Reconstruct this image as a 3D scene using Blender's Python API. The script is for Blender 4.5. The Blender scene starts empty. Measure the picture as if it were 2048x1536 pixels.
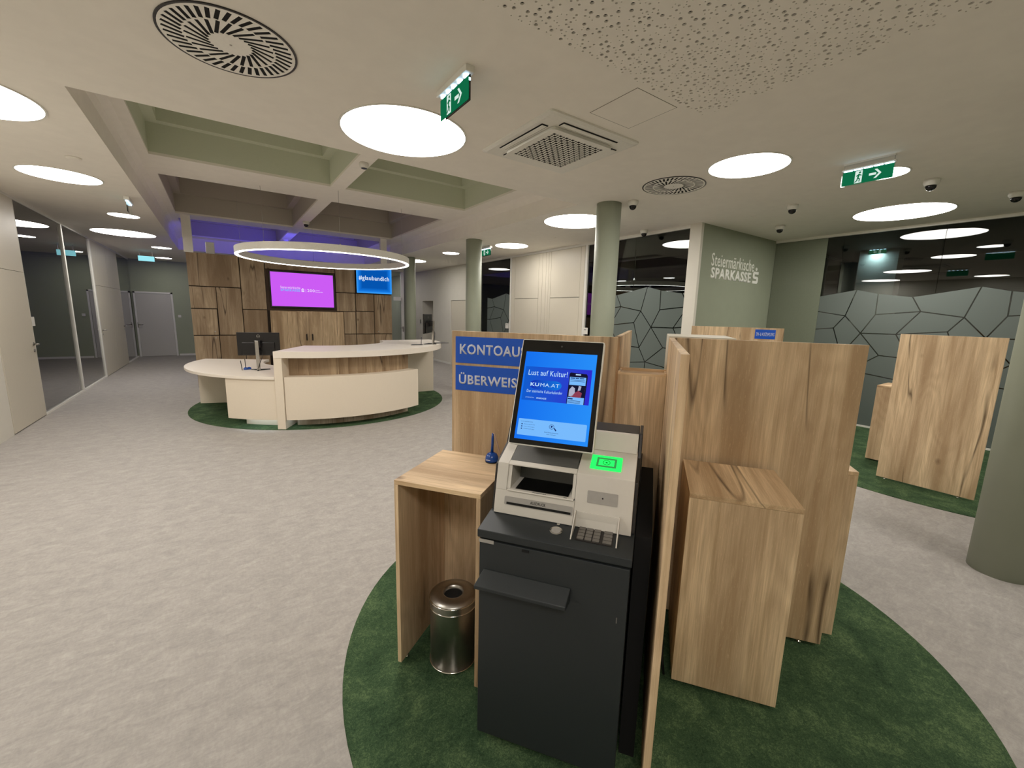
import bpy, bmesh, math, random
from math import radians, sin, cos, pi, hypot
from mathutils import Vector, Matrix, geometry

random.seed(7)
SC = bpy.context.scene
COL = SC.collection

# ------------------------------------------------------------------ camera, world, exposure
H = 1.65
pit, yaw, rol = radians(9.486), radians(34.903), radians(1.447)
fw = Vector((sin(yaw)*cos(pit), cos(yaw)*cos(pit), -sin(pit)))
rt = Vector((cos(yaw), -sin(yaw), 0))
up = rt.cross(fw)
r2 = cos(rol)*rt + sin(rol)*up
u2 = -sin(rol)*rt + cos(rol)*up
cam_d = bpy.data.cameras.new('camera')
cam = bpy.data.objects.new('camera', cam_d)
COL.objects.link(cam)
M = Matrix.Identity(4)
for i in range(3):
    M[i][0] = r2[i]; M[i][1] = u2[i]; M[i][2] = -fw[i]
M[2][3] = H
cam.matrix_world = M
cam_d.sensor_fit = 'HORIZONTAL'; cam_d.sensor_width = 36.0
cam_d.lens = 834.7*36/2048
cam_d.clip_start = 0.05
SC.camera = cam

w = bpy.data.worlds.new('world'); SC.world = w; w.use_nodes = True
w.node_tree.nodes['Background'].inputs[0].default_value = (0.02, 0.024, 0.03, 1)
w.node_tree.nodes['Background'].inputs[1].default_value = 0.2
SC.view_settings.view_transform = 'Standard'
SC.view_settings.look = 'None'
SC.view_settings.gamma = 1.0
SC.view_settings.use_curve_mapping = False
SC.view_settings.exposure = 0.0
SC.cycles.diffuse_bounces = 5
SC.cycles.glossy_bounces = 3
SC.cycles.max_bounces = 7
SC.cycles.use_adaptive_sampling = True
SC.cycles.adaptive_threshold = 0.03
SC.cycles.caustics_reflective = False
SC.cycles.caustics_refractive = False
LAMP = 22.5            # emission of the round ceiling lights
ZC = 3.068            # ceiling
Z2 = 3.383            # soffit inside the recess
Z3 = 3.733            # coffer bottoms
Z4 = 4.05

# ------------------------------------------------------------------ materials
def lin(r, g, b):
    f = lambda c: (c/255)/12.92 if c/255 <= .04045 else (((c/255)+.055)/1.055)**2.4
    return (f(r), f(g), f(b), 1)

class NT:
    def __init__(s, name):
        s.m = bpy.data.materials.new(name); s.m.use_nodes = True
        s.n = s.m.node_tree.nodes; s.l = s.m.node_tree.links
        s.b = s.n['Principled BSDF']; s.out = s.n['Material Output']
    def new(s, t, **k):
        nd = s.n.new(t)
        for a, v in k.items():
            if a.startswith('i_'):
                key = a[2:]
                nd.inputs[int(key) if key.isdigit() else key.replace('_', ' ')].default_value = v
            else: setattr(nd, a, v)
        return nd
    def link(s, a, b): s.l.new(a, b)
    def math(s, op, a, b=None, c=None):
        nd = s.n.new('ShaderNodeMath'); nd.operation = op
        for i, v in enumerate((a, b, c)):
            if v is None: continue
            if isinstance(v, (int, float)): nd.inputs[i].default_value = v
            else: s.l.new(v, nd.inputs[i])
        return nd.outputs[0]
    def mix(s, fac, a, b, mode='MIX'):
        nd = s.n.new('ShaderNodeMix'); nd.data_type = 'RGBA'; nd.blend_type = mode
        for i, v in ((0, fac), (6, a), (7, b)):
            if isinstance(v, (int, float)): nd.inputs[i].default_value = v
            elif isinstance(v, tuple): nd.inputs[i].default_value = v
            else: s.l.new(v, nd.inputs[i])
        return nd.outputs[2]
    def ramp(s, fac, stops):
        nd = s.n.new('ShaderNodeValToRGB')
        el = nd.color_ramp.elements
        while len(el) < len(stops): el.new(.5)
        for e_, (p, c) in zip(el, stops): e_.position = p; e_.color = c
        s.l.new(fac, nd.inputs[0]); return nd.outputs[0]
    def bump(s, h, strength, dist):
        nd = s.n.new('ShaderNodeBump'); nd.inputs['Strength'].default_value = strength; nd.inputs['Distance'].default_value = dist
        s.l.new(h, nd.inputs['Height']); s.l.new(nd.outputs[0], s.b.inputs['Normal'])

def plain(name, rgb, rough=.5, metal=0.0, spec=.5, grain=0.0, gscale=60, bump=0.0):
    t = NT(name)
    t.b.inputs['Roughness'].default_value = rough
    t.b.inputs['Metallic'].default_value = metal
    t.b.inputs['Specular IOR Level'].default_value = spec
    c = lin(*rgb)
    tc = t.new('ShaderNodeTexCoord')
    nz = t.new('ShaderNodeTexNoise'); nz.inputs['Scale'].default_value = gscale; nz.inputs['Detail'].default_value = 4
    t.link(tc.outputs['Object'], nz.inputs['Vector'])
    g = grain if grain else .03
    lo = tuple(v*(1-g) for v in c[:3])+(1,); hi = tuple(min(1, v*(1+g)) for v in c[:3])+(1,)
    t.link(t.ramp(nz.outputs['Fac'], [(.3, lo), (.7, hi)]), t.b.inputs['Base Color'])
    if bump: t.bump(nz.outputs['Fac'], bump, .002)
    return t.m

def emit(name, rgb, strength, lin_col=None):
    t = NT(name)
    e_ = t.new('ShaderNodeEmission')
    e_.inputs[0].default_value = lin_col or lin(*rgb); e_.inputs[1].default_value = strength
    t.link(e_.outputs[0], t.out.inputs[0]); return t.m

def wood(name, base=(219, 192, 157), horiz=False, dark=1.0):
    """oak decor: grain along local Z (or local X), cathedral figure, cracks and knots"""
    t = NT(name)
    tc = t.new('ShaderNodeTexCoord'); oi = t.new('ShaderNodeObjectInfo')
    off = t.new('ShaderNodeVectorMath', operation='SCALE'); off.inputs[3].default_value = 37.0
    cmb = t.new('ShaderNodeCombineXYZ')
    for i in range(3): t.link(oi.outputs['Random'], cmb.inputs[i])
    t.link(cmb.outputs[0], off.inputs[0])
    sep = t.new('ShaderNodeSeparateXYZ'); t.link(tc.outputs['Object'], sep.inputs[0])
    c2 = t.new('ShaderNodeCombineXYZ')
    if horiz == 'y':
        t.link(sep.outputs[0], c2.inputs[0]); t.link(sep.outputs[2], c2.inputs[1]); t.link(sep.outputs[1], c2.inputs[2])
    elif horiz:
        t.link(sep.outputs[1], c2.inputs[0]); t.link(sep.outputs[2], c2.inputs[1]); t.link(sep.outputs[0], c2.inputs[2])
    else:
        for i in range(3): t.link(sep.outputs[i], c2.inputs[i])
    add = t.new('ShaderNodeVectorMath', operation='ADD'); t.link(c2.outputs[0], add.inputs[0]); t.link(off.outputs[0], add.inputs[1])
    def mapped(sx, sz):
        mp = t.new('ShaderNodeMapping'); mp.inputs['Scale'].default_value = (sx, sx, sz)
        t.link(add.outputs[0], mp.inputs[0]); return mp.outputs[0]
    def noise(vec, detail=3, rough=.5, dist=0.0, scale=1.0):
        n_ = t.new('ShaderNodeTexNoise'); n_.inputs['Scale'].default_value = scale; n_.inputs['Detail'].default_value = detail
        n_.inputs['Roughness'].default_value = rough; n_.inputs['Distortion'].default_value = dist
        t.link(vec, n_.inputs['Vector']); return n_.outputs['Fac']
    broad = noise(mapped(5.0, .55), 2)                       # wide light and dark stripes
    fig = noise(mapped(3.6, .7), 2, .45, .35)                # cathedral field
    rings = t.math('SINE', t.math('MULTIPLY', fig, 95.0))
    rings = t.math('MULTIPLY_ADD', rings, .5, .5)
    fine = noise(mapped(170, 5.0), 4, .65)
    mid = noise(mapped(34, 1.3), 3, .6, .3)
    pore = noise(mapped(330, 24.0), 3, .7)
    b = base
    c_lo = lin(b[0]*.82, b[1]*.79, b[2]*.75); c_hi = lin(min(255, b[0]*1.14), min(255, b[1]*1.16), min(255, b[2]*1.17))
    col = t.ramp(broad, [(.36, c_lo), (.5, lin(*b)), (.64, c_hi)])
    col = t.mix(t.math('MULTIPLY', t.math('MAXIMUM', t.math('SUBTRACT', mid, .46), 0.0), 2.6), col, lin(b[0]*.8, b[1]*.75, b[2]*.69))
    col = t.mix(t.math('MULTIPLY', rings, .20), col, lin(b[0]*.72, b[1]*.66, b[2]*.6))
    col = t.mix(t.math('MULTIPLY', t.math('SUBTRACT', fine, .3), 1.1), col, lin(b[0]*.73, b[1]*.68, b[2]*.62))
    col = t.mix(t.math('MULTIPLY', t.math('GREATER_THAN', pore, .63), .25), col, lin(b[0]*1.12, b[1]*1.12, b[2]*1.12))
    # cracks: thin level lines of a stretched noise, only in places
    cn = noise(mapped(2.3, .17), 3, .5, .06)
    ln = t.math('SUBTRACT', 1.0, t.math('MULTIPLY', t.math('ABSOLUTE', t.math('SUBTRACT', cn, .5)), 130.0))
    ln = t.math('MAXIMUM', ln, 0.0)
    msk = noise(mapped(2.3, 1.3), 2)
    msk = t.math('MULTIPLY', t.math('SUBTRACT', msk, .47), 9.0)
    msk = t.math('MINIMUM', t.math('MAXIMUM', msk, 0.0), 1.0)
    crack = t.math('MULTIPLY', ln, msk)
    col = t.mix(t.math('MULTIPLY', crack, .9), col, lin(b[0]*.38, b[1]*.33, b[2]*.28))
    # knots
    vo = t.new('ShaderNodeTexVoronoi'); vo.inputs['Scale'].default_value = 1.0
    t.link(mapped(3.1, 2.0), vo.inputs['Vector'])
    kn = t.math('SUBTRACT', 1.0, t.math('MULTIPLY', vo.outputs['Distance'], 11.0))
    kn = t.math('MAXIMUM', kn, 0.0)
    kk = t.math('MULTIPLY', kn, t.math('ADD', .5, fine))
    col = t.mix(t.math('MINIMUM', t.math('MULTIPLY', kk, 1.0), .8), col, lin(b[0]*.5, b[1]*.42, b[2]*.36))
    t.link(col, t.b.inputs['Base Color'])
    t.b.inputs['Roughness'].default_value = .5
    t.b.inputs['Specular IOR Level'].default_value = .35
    hgt = t.math('SUBTRACT', fine, t.math('MULTIPLY', crack, 1.5))
    t.bump(hgt, .25, .0008)
    return t.m

def glass(name, tint=(.72, .78, .74), boost=1.0):
    t = NT(name)
    tr = t.new('ShaderNodeBsdfTransparent'); tr.inputs[0].default_value = (*tint, 1)
    gl = t.new('ShaderNodeBsdfGlossy'); gl.inputs[0].default_value = (1, 1, 1, 1); gl.inputs['Roughness'].default_value = .003
    fr = t.new('ShaderNodeFresnel'); fr.inputs[0].default_value = 1.5
    f2 = t.math('MINIMUM', t.math('MULTIPLY', fr.outputs[0], boost), 1.0)
    mx = t.new('ShaderNodeMixShader'); t.link(f2, mx.inputs[0]); t.link(tr.outputs[0], mx.inputs[1]); t.link(gl.outputs[0], mx.inputs[2])
    t.link(mx.outputs[0], t.out.inputs[0]); return t.m

def frosted(name):
    t = NT(name)
    t.b.inputs['Base Color'].default_value = lin(118, 127, 123); t.b.inputs['Roughness'].default_value = .22
    tl = t.new('ShaderNodeBsdfTranslucent'); tl.inputs[0].default_value = lin(160, 170, 165)
    mx = t.new('ShaderNodeMixShader'); mx.inputs[0].default_value = .35
    t.link(t.b.outputs[0], mx.inputs[1]); t.link(tl.outputs[0], mx.inputs[2]); t.link(mx.outputs[0], t.out.inputs[0]); return t.m

def floor_mat():
    t = NT('grey_fibre_flooring')
    tc = t.new('ShaderNodeTexCoord')
    def nz(sx, sy, rot, detail=5, rough=.6, dist=.6):
        mp = t.new('ShaderNodeMapping'); mp.inputs['Scale'].default_value = (sx, sy, 1); mp.inputs['Rotation'].default_value = (0, 0, rot)
        t.link(tc.outputs['Object'], mp.inputs[0])
        n_ = t.new('ShaderNodeTexNoise'); n_.inputs['Scale'].default_value = 1; n_.inputs['Detail'].default_value = detail
        n_.inputs['Roughness'].default_value = rough; n_.inputs['Distortion'].default_value = dist
        t.link(mp.outputs[0], n_.inputs['Vector']); return n_.outputs['Fac']
    a = nz(26, 75, .25); b = nz(75, 26, .1); c = nz(8.0, 13.0, 0, 5, .6, .8); d = nz(160, 420, .5, 3)
    s = t.math('ADD', t.math('MULTIPLY', a, .26), t.math('MULTIPLY', b, .22))
    s = t.math('ADD', s, t.math('MULTIPLY', c, .38)); s = t.math('ADD', s, t.math('MULTIPLY', d, .14))
    t.link(t.ramp(s, [(.34, lin(138, 134, 130)), (.5, lin(156, 151, 146)), (.66, lin(174, 169, 163))]), t.b.inputs['Base Color'])
    t.b.inputs['Roughness'].default_value = .62; t.b.inputs['Specular IOR Level'].default_value = .3
    t.bump(s, .2, .001); return t.m

def carpet_mat():
    t = NT('dark_green_carpet')
    tc = t.new('ShaderNodeTexCoord')
    def nz(sc, detail=4, rough=.6, dist=0.0):
        n_ = t.new('ShaderNodeTexNoise'); n_.inputs['Scale'].default_value = sc; n_.inputs['Detail'].default_value = detail
        n_.inputs['Roughness'].default_value = rough; n_.inputs['Distortion'].default_value = dist
        t.link(tc.outputs['Object'], n_.inputs['Vector']); return n_.outputs['Fac']
    a = nz(5, 5, .65, .6); b = nz(60, 5, .7, 1.2); c = nz(260, 3, .6)
    s = t.math('ADD', t.math('MULTIPLY', a, .36), t.math('ADD', t.math('MULTIPLY', b, .36), t.math('MULTIPLY', c, .28)))
    t.link(t.ramp(s, [(.38, lin(40, 58, 40)), (.5, lin(60, 82, 56)), (.62, lin(98, 118, 82))]), t.b.inputs['Base Color'])
    t.b.inputs['Roughness'].default_value = .95; t.b.inputs['Specular IOR Level'].default_value = .1
    t.bump(t.math('ADD', b, c), .7, .004); return t.m

M_FLOOR = floor_mat(); M_CARPET = carpet_mat()
M_CEIL = plain('ceiling_white_plaster', (238, 233, 224), .9, grain=.02, gscale=8)
M_WHITE = plain('white_painted_wall', (214, 210, 198), .7, grain=.015, gscale=5)
M_DOORW = plain('cream_door_laminate', (206, 199, 182), .45, grain=.012)
M_GREEN = plain('sage_green_paint', (146, 152, 132), .7, grain=.02, gscale=6)
M_GREEND = plain('deep_sage_wall_paint', (160, 167, 142), .75, grain=.02, gscale=6)
M_COLUMN = plain('sage_column_paint', (158, 164, 146), .6, grain=.02, gscale=6)
M_COFFER = plain('sage_coffer_paint', (204, 208, 188), .85, grain=.015)
M_TAUPE = plain('taupe_coffer_paint', (186, 178, 166), .85, grain=.015)
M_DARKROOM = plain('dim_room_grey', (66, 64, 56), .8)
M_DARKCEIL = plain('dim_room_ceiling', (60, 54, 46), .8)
M_WOOD = wood('oak_decor_upright')
M_WOODH = wood('oak_decor_level', (222, 193, 155), horiz=True)
M_WOODD = wood('oak_decor_depth', (222, 193, 155), horiz='y')
M_WOODW = wood('oak_decor_wall', (170, 148, 121))
M_WOODC = wood('oak_decor_cabinet', (200, 174, 141))
M_SLAB = plain('cream_solid_surface', (230, 221, 209), .42, grain=.01)
M_DESK = plain('cream_desk_front', (224, 212, 194), .4, grain=.012)
M_WOODG = wood('grey_oak_plinth', (196, 182, 164))
M_LAMP = emit('warm_lamp_diffuser', None, LAMP, (1, .95, .885, 1))
M_RING = emit('ring_led', None, 9, (1, .95, .88, 1))
M_RINGB = plain('ring_housing_white', (222, 218, 208), .5)
M_TRIM = plain('white_metal_trim', (226, 224, 216), .4)
M_PLATE = plain('diffuser_plate_white', (242, 239, 232), .5)
M_BLACK = plain('black_void', (8, 7, 7), .9)
M_DGREY = plain('anthracite_metal', (41, 45, 47), .45, spec=.4, grain=.05, gscale=300)
M_DGREY2 = plain('black_brown_housing', (36, 32, 30), .5)
M_KWHITE = plain('kiosk_white_plastic', (205, 200, 192), .5, grain=.01)
M_KGREY = plain('kiosk_grey_plate', (158, 154, 149), .5)
M_GLOSSB = plain('glossy_black_glass', (14, 14, 14), .12)
M_SMOKE = plain('smoked_cover', (84, 84, 82), .35)
M_STEEL = plain('brushed_steel', (178, 174, 168), .34, metal=1.0, grain=.05)
M_KEY = plain('metal_keys', (128, 124, 120), .35, metal=.6)
M_CHROME = plain('chrome', (215, 212, 205), .12, metal=1.0)
M_BLUE = plain('blue_sign_foil', (4, 82, 196), .55, grain=.02)
M_LETW = plain('white_lettering', (205, 210, 226), .6)
M_LETB = plain('black_lettering', (28, 28, 28), .6)
M_LETG = plain('pale_wall_lettering', (244, 244, 236), .6)
M_PEN = plain('blue_plastic', (22, 70, 150), .25)
M_CHAIN = plain('pinkish_cord', (168, 140, 126), .5)
M_GLASS = glass('clear_partition_glass', (.62, .68, .64), 1.5)
M_GLASSR = glass('night_glass', (.55, .60, .58), 1.25)
M_FILM = frosted('frosted_window_film')
M_DOME = plain('black_dome', (14, 13, 12), .1)
M_EXG = emit('exit_sign_green', (20, 120, 78), .75)
M_EXW = emit('exit_sign_white', (225, 245, 235), .9)
M_EXLED = emit('exit_sign_leds', (190, 225, 255), 6)
M_CLEAR = glass('clear_acrylic', (.9, .95, .93), 1.0)
M_TVF = plain('tv_frame_black', (18, 15, 17), .3)
M_TV = emit('magenta_screen', (204, 92, 244), 1.0)
M_TVW = emit('screen_white_print', (240, 225, 255), 1.0)
M_TVB = emit('screen_blue_print', (110, 190, 255), 1.0)
M_LBW = emit('lightbox_white_print', (225, 240, 255), 1.0)

def lightbox_mat():
    t = NT('blue_lightbox_face')
    tc = t.new('ShaderNodeTexCoord'); sp = t.new('ShaderNodeSeparateXYZ'); t.link(tc.outputs['Generated'], sp.inputs[0])
    dx = t.math('MULTIPLY', t.math('MINIMUM', sp.outputs[0], t.math('SUBTRACT', 1.0, sp.outputs[0])), .86)
    dz = t.math('MULTIPLY', t.math('MINIMUM', sp.outputs[2], t.math('SUBTRACT', 1.0, sp.outputs[2])), .67)
    d = t.math('MINIMUM', dx, dz)
    c = t.ramp(d, [(0.0, lin(60, 165, 255)), (.05, lin(20, 120, 225)), (.13, lin(4, 84, 176))])
    e_ = t.new('ShaderNodeEmission'); t.link(c, e_.inputs[0]); e_.inputs[1].default_value = 1.0
    t.link(e_.outputs[0], t.out.inputs[0]); return t.m
M_LBOX = lightbox_mat()
def grad_emit(name, a, b, axis=0, strength=1.0):
    t = NT(name)
    tc = t.new('ShaderNodeTexCoord'); sp = t.new('ShaderNodeSeparateXYZ'); t.link(tc.outputs['Generated'], sp.inputs[0])
    c = t.ramp(sp.outputs[axis], [(0.0, lin(*a)), (1.0, lin(*b))])
    e_ = t.new('ShaderNodeEmission'); t.link(c, e_.inputs[0]); e_.inputs[1].default_value = strength
    t.link(e_.outputs[0], t.out.inputs[0]); return t.m
M_SCR = grad_emit('blue_screen', (22, 112, 238), (40, 142, 248))
M_SCRD = grad_emit('screen_banner', (18, 92, 205), (48, 44, 205))
M_SCRP = grad_emit('screen_pill', (22, 40, 175), (20, 118, 222))
M_SCRL = emit('screen_pale_box', (120, 186, 252), 1.0)
M_SCRW = emit('screen_print_white', (190, 225, 255), 1.0)
M_SCRK = emit('screen_print_dark', (20, 40, 100), 1.0)
M_SCRB = emit('screen_black', (22, 22, 48), 1.0)
M_SCRF = emit('screen_photo_pale', (172, 176, 200), 1.0)
M_SCRR = emit('screen_photo_red', (140, 62, 84), 1.0)
M_NFC = emit('green_backlit_pad', (40, 250, 95), 1.5)
M_NFCD = emit('green_pad_print', (70, 165, 90), .8)
M_NFCK = emit('green_pad_dark_print', (20, 110, 45), .7)
M_LEDB = emit('blue_led_strip', None, 4, (.16, .13, 1, 1))
M_LEDW = emit('cool_plinth_led', None, 14, (.75, .9, 1, 1))

# ------------------------------------------------------------------ mesh helpers
class Frame:
    def __init__(s, origin=(0, 0), ang=0.0):
        s.o = origin; s.a = ang
    def world(s, u, v, z):
        return Vector((s.o[0]+u*cos(s.a)-v*sin(s.a), s.o[1]+u*sin(s.a)+v*cos(s.a), z))
W0 = Frame()
KF = Frame((.713, 1.198), math.atan2(-.803, .596))      # the kiosk island
DC = (1.56, 8.19)                                       # reception desk centre

class MB:
    def __init__(s): s.bm = bmesh.new()
    def box(s, x0, x1, y0, y1, z0, z1, mi=0):
        v = [s.bm.verts.new(p) for p in ((x0, y0, z0), (x1, y0, z0), (x1, y1, z0), (x0, y1, z0), (x0, y0, z1), (x1, y0, z1), (x1, y1, z1), (x0, y1, z1))]
        for f in ((0, 3, 2, 1), (4, 5, 6, 7), (0, 1, 5, 4), (1, 2, 6, 5), (2, 3, 7, 6), (3, 0, 4, 7)):
            s.bm.faces.new([v[i] for i in f]).material_index = mi
        return s
    def loft(s, rings, close=True, cap=True, smooth=False, mi=0):
        vs = [[s.bm.verts.new(p) for p in r] for r in rings]
        n = len(vs[0])
        for a, b in zip(vs, vs[1:]):
            for i in range(n if close else n-1):
                j = (i+1) % n
                f = s.bm.faces.new((a[i], a[j], b[j], b[i])); f.smooth = smooth; f.material_index = mi
        if cap and n > 2:
            s.bm.faces.new(list(reversed(vs[0]))).material_index = mi; s.bm.faces.new(vs[-1]).material_index = mi
        return s
    def prism(s, poly, z0, z1, mi=0):
        return s.loft([[(x, y, z0) for x, y in poly], [(x, y, z1) for x, y in poly]], mi=mi)
    def prism_m(s, poly, Mx, d0, d1, mi=0):
        """polygon in the plane of matrix Mx (x right, y up), extruded along its z from d0 to d1"""
        return s.loft([[Mx @ Vector((x, y, d0)) for x, y in poly], [Mx @ Vector((x, y, d1)) for x, y in poly]], mi=mi)
    def side(s, prof, u0, u1):
        """profile of (v, z) extruded along u"""
        return s.loft([[(u1, v, z) for v, z in prof], [(u0, v, z) for v, z in prof]])
    def sector(s, c, r0, r1, a0, a1, z0, z1, n=24, mi=0):
        out = [(c[0]+r1*cos(a0+(a1-a0)*i/n), c[1]+r1*sin(a0+(a1-a0)*i/n)) for i in range(n+1)]
        inn = [(c[0]+r0*cos(a0+(a1-a0)*i/n), c[1]+r0*sin(a0+(a1-a0)*i/n)) for i in range(n+1)]
        rings = []
        for (ox, oy), (ix, iy) in zip(out, inn):
            rings.append([(ix, iy, z0), (ox, oy, z0), (ox, oy, z1), (ix, iy, z1)])
        return s.loft(rings, mi=mi)
    def lathe(s, c, prof, n=32, smooth=True, cap=True, a0=0):
        rings = [[(c[0]+r*cos(a0+2*pi*i/n), c[1]+r*sin(a0+2*pi*i/n), z) for i in range(n)] for r, z in prof]
        return s.loft(rings, cap=cap, smooth=smooth)
    def tube(s, pts, r, n=8):
        pts = [Vector(p) for p in pts]; rings = []
        for i, p in enumerate(pts):
            d = (pts[min(i+1, len(pts)-1)]-pts[max(i-1, 0)]).normalized()
            a = d.orthogonal().normalized() if abs(d.z) < .95 else Vector((1, 0, 0))
            if i and rings:
                a = (pa - d*pa.dot(d)).normalized()
            pa = a
            b = d.cross(a)
            rr = r[i] if isinstance(r, (list, tuple)) else r
            rings.append([p+a*rr*cos(2*pi*k/n)+b*rr*sin(2*pi*k/n) for k in range(n)])
        return s.loft(rings, smooth=True)
    def torus(s, c, R, r, n=48, m=8):
        rings = []
        for i in range(n):
            a = 2*pi*i/n
            rings.append([(c[0]+(R+r*cos(2*pi*k/m))*cos(a), c[1]+(R+r*cos(2*pi*k/m))*sin(a), c[2]+r*sin(2*pi*k/m)) for k in range(m)])
        vs = [[s.bm.verts.new(p) for p in q] for q in rings]
        for i in range(n):
            for k in range(m):
                f = s.bm.faces.new((vs[i][k], vs[(i+1) % n][k], vs[(i+1) % n][(k+1) % m], vs[i][(k+1) % m])); f.smooth = True
        return s
    def apply(s, Mx):
        bmesh.ops.transform(s.bm, matrix=Mx, verts=s.bm.verts); return s
    def mesh(s, name, off):
        bmesh.ops.recalc_face_normals(s.bm, faces=s.bm.faces)
        if off.length: bmesh.ops.translate(s.bm, vec=-off, verts=s.bm.verts)
        me = bpy.data.meshes.new(name); s.bm.to_mesh(me); s.bm.free(); return me

def tag(o, label=None, cat=None, group=None, kind=None):
    if label: o['label'] = label
    if cat: o['category'] = cat
    if group: o['group'] = group
    if kind: o['kind'] = kind
    return o

def thing(name, label, cat, base=(0, 0, 0), fr=W0, group=None, kind=None):
    o = bpy.data.objects.new(name, None); COL.objects.link(o)
    o.empty_display_size = .1
    o.location = fr.world(*base); o.rotation_euler = (0, 0, fr.a)
    o['_b'] = list(base)
    return tag(o, label, cat, group, kind)

def part(name, mb, m, parent, bevel=0.0, label=None, kind=None, seg=2):
    off = Vector(parent['_b'])
    me = mb.mesh(name, off)
    for mm in (m if isinstance(m, (list, tuple)) else (m,)): me.materials.append(mm)
    o = bpy.data.objects.new(name, me); COL.objects.link(o); o.parent = parent
    o['_b'] = list(parent['_b'])
    if bevel:
        b = o.modifiers.new('bevel', 'BEVEL'); b.width = bevel; b.segments = seg; b.limit_method = 'ANGLE'; b.angle_limit = radians(40)
    return tag(o, label, kind=kind)

def single(name, mb, m, label=None, cat=None, base=(0, 0, 0), fr=W0, group=None, kind=None, bevel=0.0):
    me = mb.mesh(name, Vector(base))
    for mm in (m if isinstance(m, (list, tuple)) else (m,)): me.materials.append(mm)
    o = bpy.data.objects.new(name, me); COL.objects.link(o)
    o.location = fr.world(*base); o.rotation_euler = (0, 0, fr.a)
    o['_b'] = list(base)
    if bevel:
        b = o.modifiers.new('bevel', 'BEVEL'); b.width = bevel; b.segments = 2; b.limit_method = 'ANGLE'; b.angle_limit = radians(40)
    return tag(o, label, cat, group, kind)

def copy_tree(o, parent=None):
    c = o.copy(); COL.objects.link(c); c.parent = parent
    for ch in [x for x in bpy.data.objects if x.parent == o]: copy_tree(ch, c)
    return c

def plane(o, right, upv):
    """4x4: local x = right, y = up, z = out of the surface"""
    r = Vector(right).normalized(); u = Vector(upv).normalized(); n = r.cross(u).normalized()
    m_ = Matrix.Identity(4)
    for i in range(3): m_[i][0] = r[i]; m_[i][1] = u[i]; m_[i][2] = n[i]; m_[i][3] = o[i]
    return m_

def text_mb(s, x0, y0, wd, ht, Mx, depth=.001, bold=0.0, d0=0.0, keep=False):
    """lettering fitted to the box x0..x0+wd, y0..y0+ht in the plane Mx"""
    cu = bpy.data.curves.new('lettering', 'FONT'); cu.body = s; cu.offset = bold*.5; cu.space_character = 1.08; cu.resolution_u = 3
    ob = bpy.data.objects.new('lettering', cu); COL.objects.link(ob)
    dg = bpy.context.evaluated_depsgraph_get()
    me = bpy.data.meshes.new_from_object(ob.evaluated_get(dg))
    bpy.data.objects.remove(ob); bpy.data.curves.remove(cu)
    mb = MB(); mb.bm.from_mesh(me); bpy.data.meshes.remove(me)
    xs = [v.co.x for v in mb.bm.verts]; ys = [v.co.y for v in mb.bm.verts]
    mx, Mxx, my, Myy = min(xs), max(xs), min(ys), max(ys)
    sx = wd/(Mxx-mx); sy = ht/(Myy-my)
    for v in mb.bm.verts: v.co = Vector((x0+(v.co.x-mx)*sx, y0+(v.co.y-my)*sy, d0))
    r = bmesh.ops.extrude_face_region(mb.bm, geom=mb.bm.faces[:])
    for v in [g for g in r['geom'] if isinstance(g, bmesh.types.BMVert)]: v.co.z += depth
    mb.apply(Mx); return mb

def rect(x0, x1, y0, y1): return [(x0, y0), (x1, y0), (x1, y1), (x0, y1)]
def circle(cx, cy, r, n=24, ry=None): return [(cx+r*cos(2*pi*i/n), cy+(ry or r)*sin(2*pi*i/n)) for i in range(n)]
def rrect(x0, x1, y0, y1, r, n=4):
    out = []
    for cx, cy, a in ((x1-r, y1-r, 0), (x0+r, y1-r, 90), (x0+r, y0+r, 180), (x1-r, y0+r, 270)):
        for i in range(n+1):
            t = radians(a+90*i/n); out.append((cx+r*cos(t), cy+r*sin(t)))
    return out

def perforated(outer, holes, z0, z1):
    """board with real holes: constrained triangulation, hole walls z0..z1"""
    vs = []; es = []
    def loop(p):
        b = len(vs); vs.extend(Vector(q) for q in p); n = len(p)
        es.extend((b+i, b+(i+1) % n) for i in range(n))
    loop(outer)
    for h in holes: loop(h)
    ov, oe, of, _, _, _ = geometry.delaunay_2d_cdt(vs, es, [], 1, 1e-6)
    # drop triangles inside holes: grid lookup of hole centres
    hc = []
    for h in holes:
        cx = sum(p[0] for p in h)/len(h); cy = sum(p[1] for p in h)/len(h)
        hc.append((cx, cy, h, max(hypot(p[0]-cx, p[1]-cy) for p in h)))
    cell = max([c[3] for c in hc]+[.02])*1.05; grid = {}
    for c in hc: grid.setdefault((int(c[0]//cell), int(c[1]//cell)), []).append(c)
    def inside(x, y):
        gx, gy = int(x//cell), int(y//cell)
        for i in (-1, 0, 1):
            for j in (-1, 0, 1):
                for cx, cy, h, r in grid.get((gx+i, gy+j), ()):
                    if hypot(x-cx, y-cy) < r:
                        k = False; n = len(h)
                        for a in range(n):
                            x1, y1 = h[a]; x2, y2 = h[a-1]
                            if (y1 > y) != (y2 > y) and x < (x2-x1)*(y-y1)/(y2-y1)+x1: k = not k
                        if k: return True
        return False
    mb = MB(); bv = [mb.bm.verts.new((v[0], v[1], z0)) for v in ov]
    for f in of:
        cx = sum(ov[i][0] for i in f)/len(f); cy = sum(ov[i][1] for i in f)/len(f)
        if not inside(cx, cy):
            try: mb.bm.faces.new([bv[i] for i in f])
            except ValueError: pass
    bd = [e_ for e_ in mb.bm.edges if e_.is_boundary]
    r = bmesh.ops.extrude_edge_only(mb.bm, edges=bd)
    for v in [g for g in r['geom'] if isinstance(g, bmesh.types.BMVert)]: v.co.z = z1
    return mb

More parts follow.
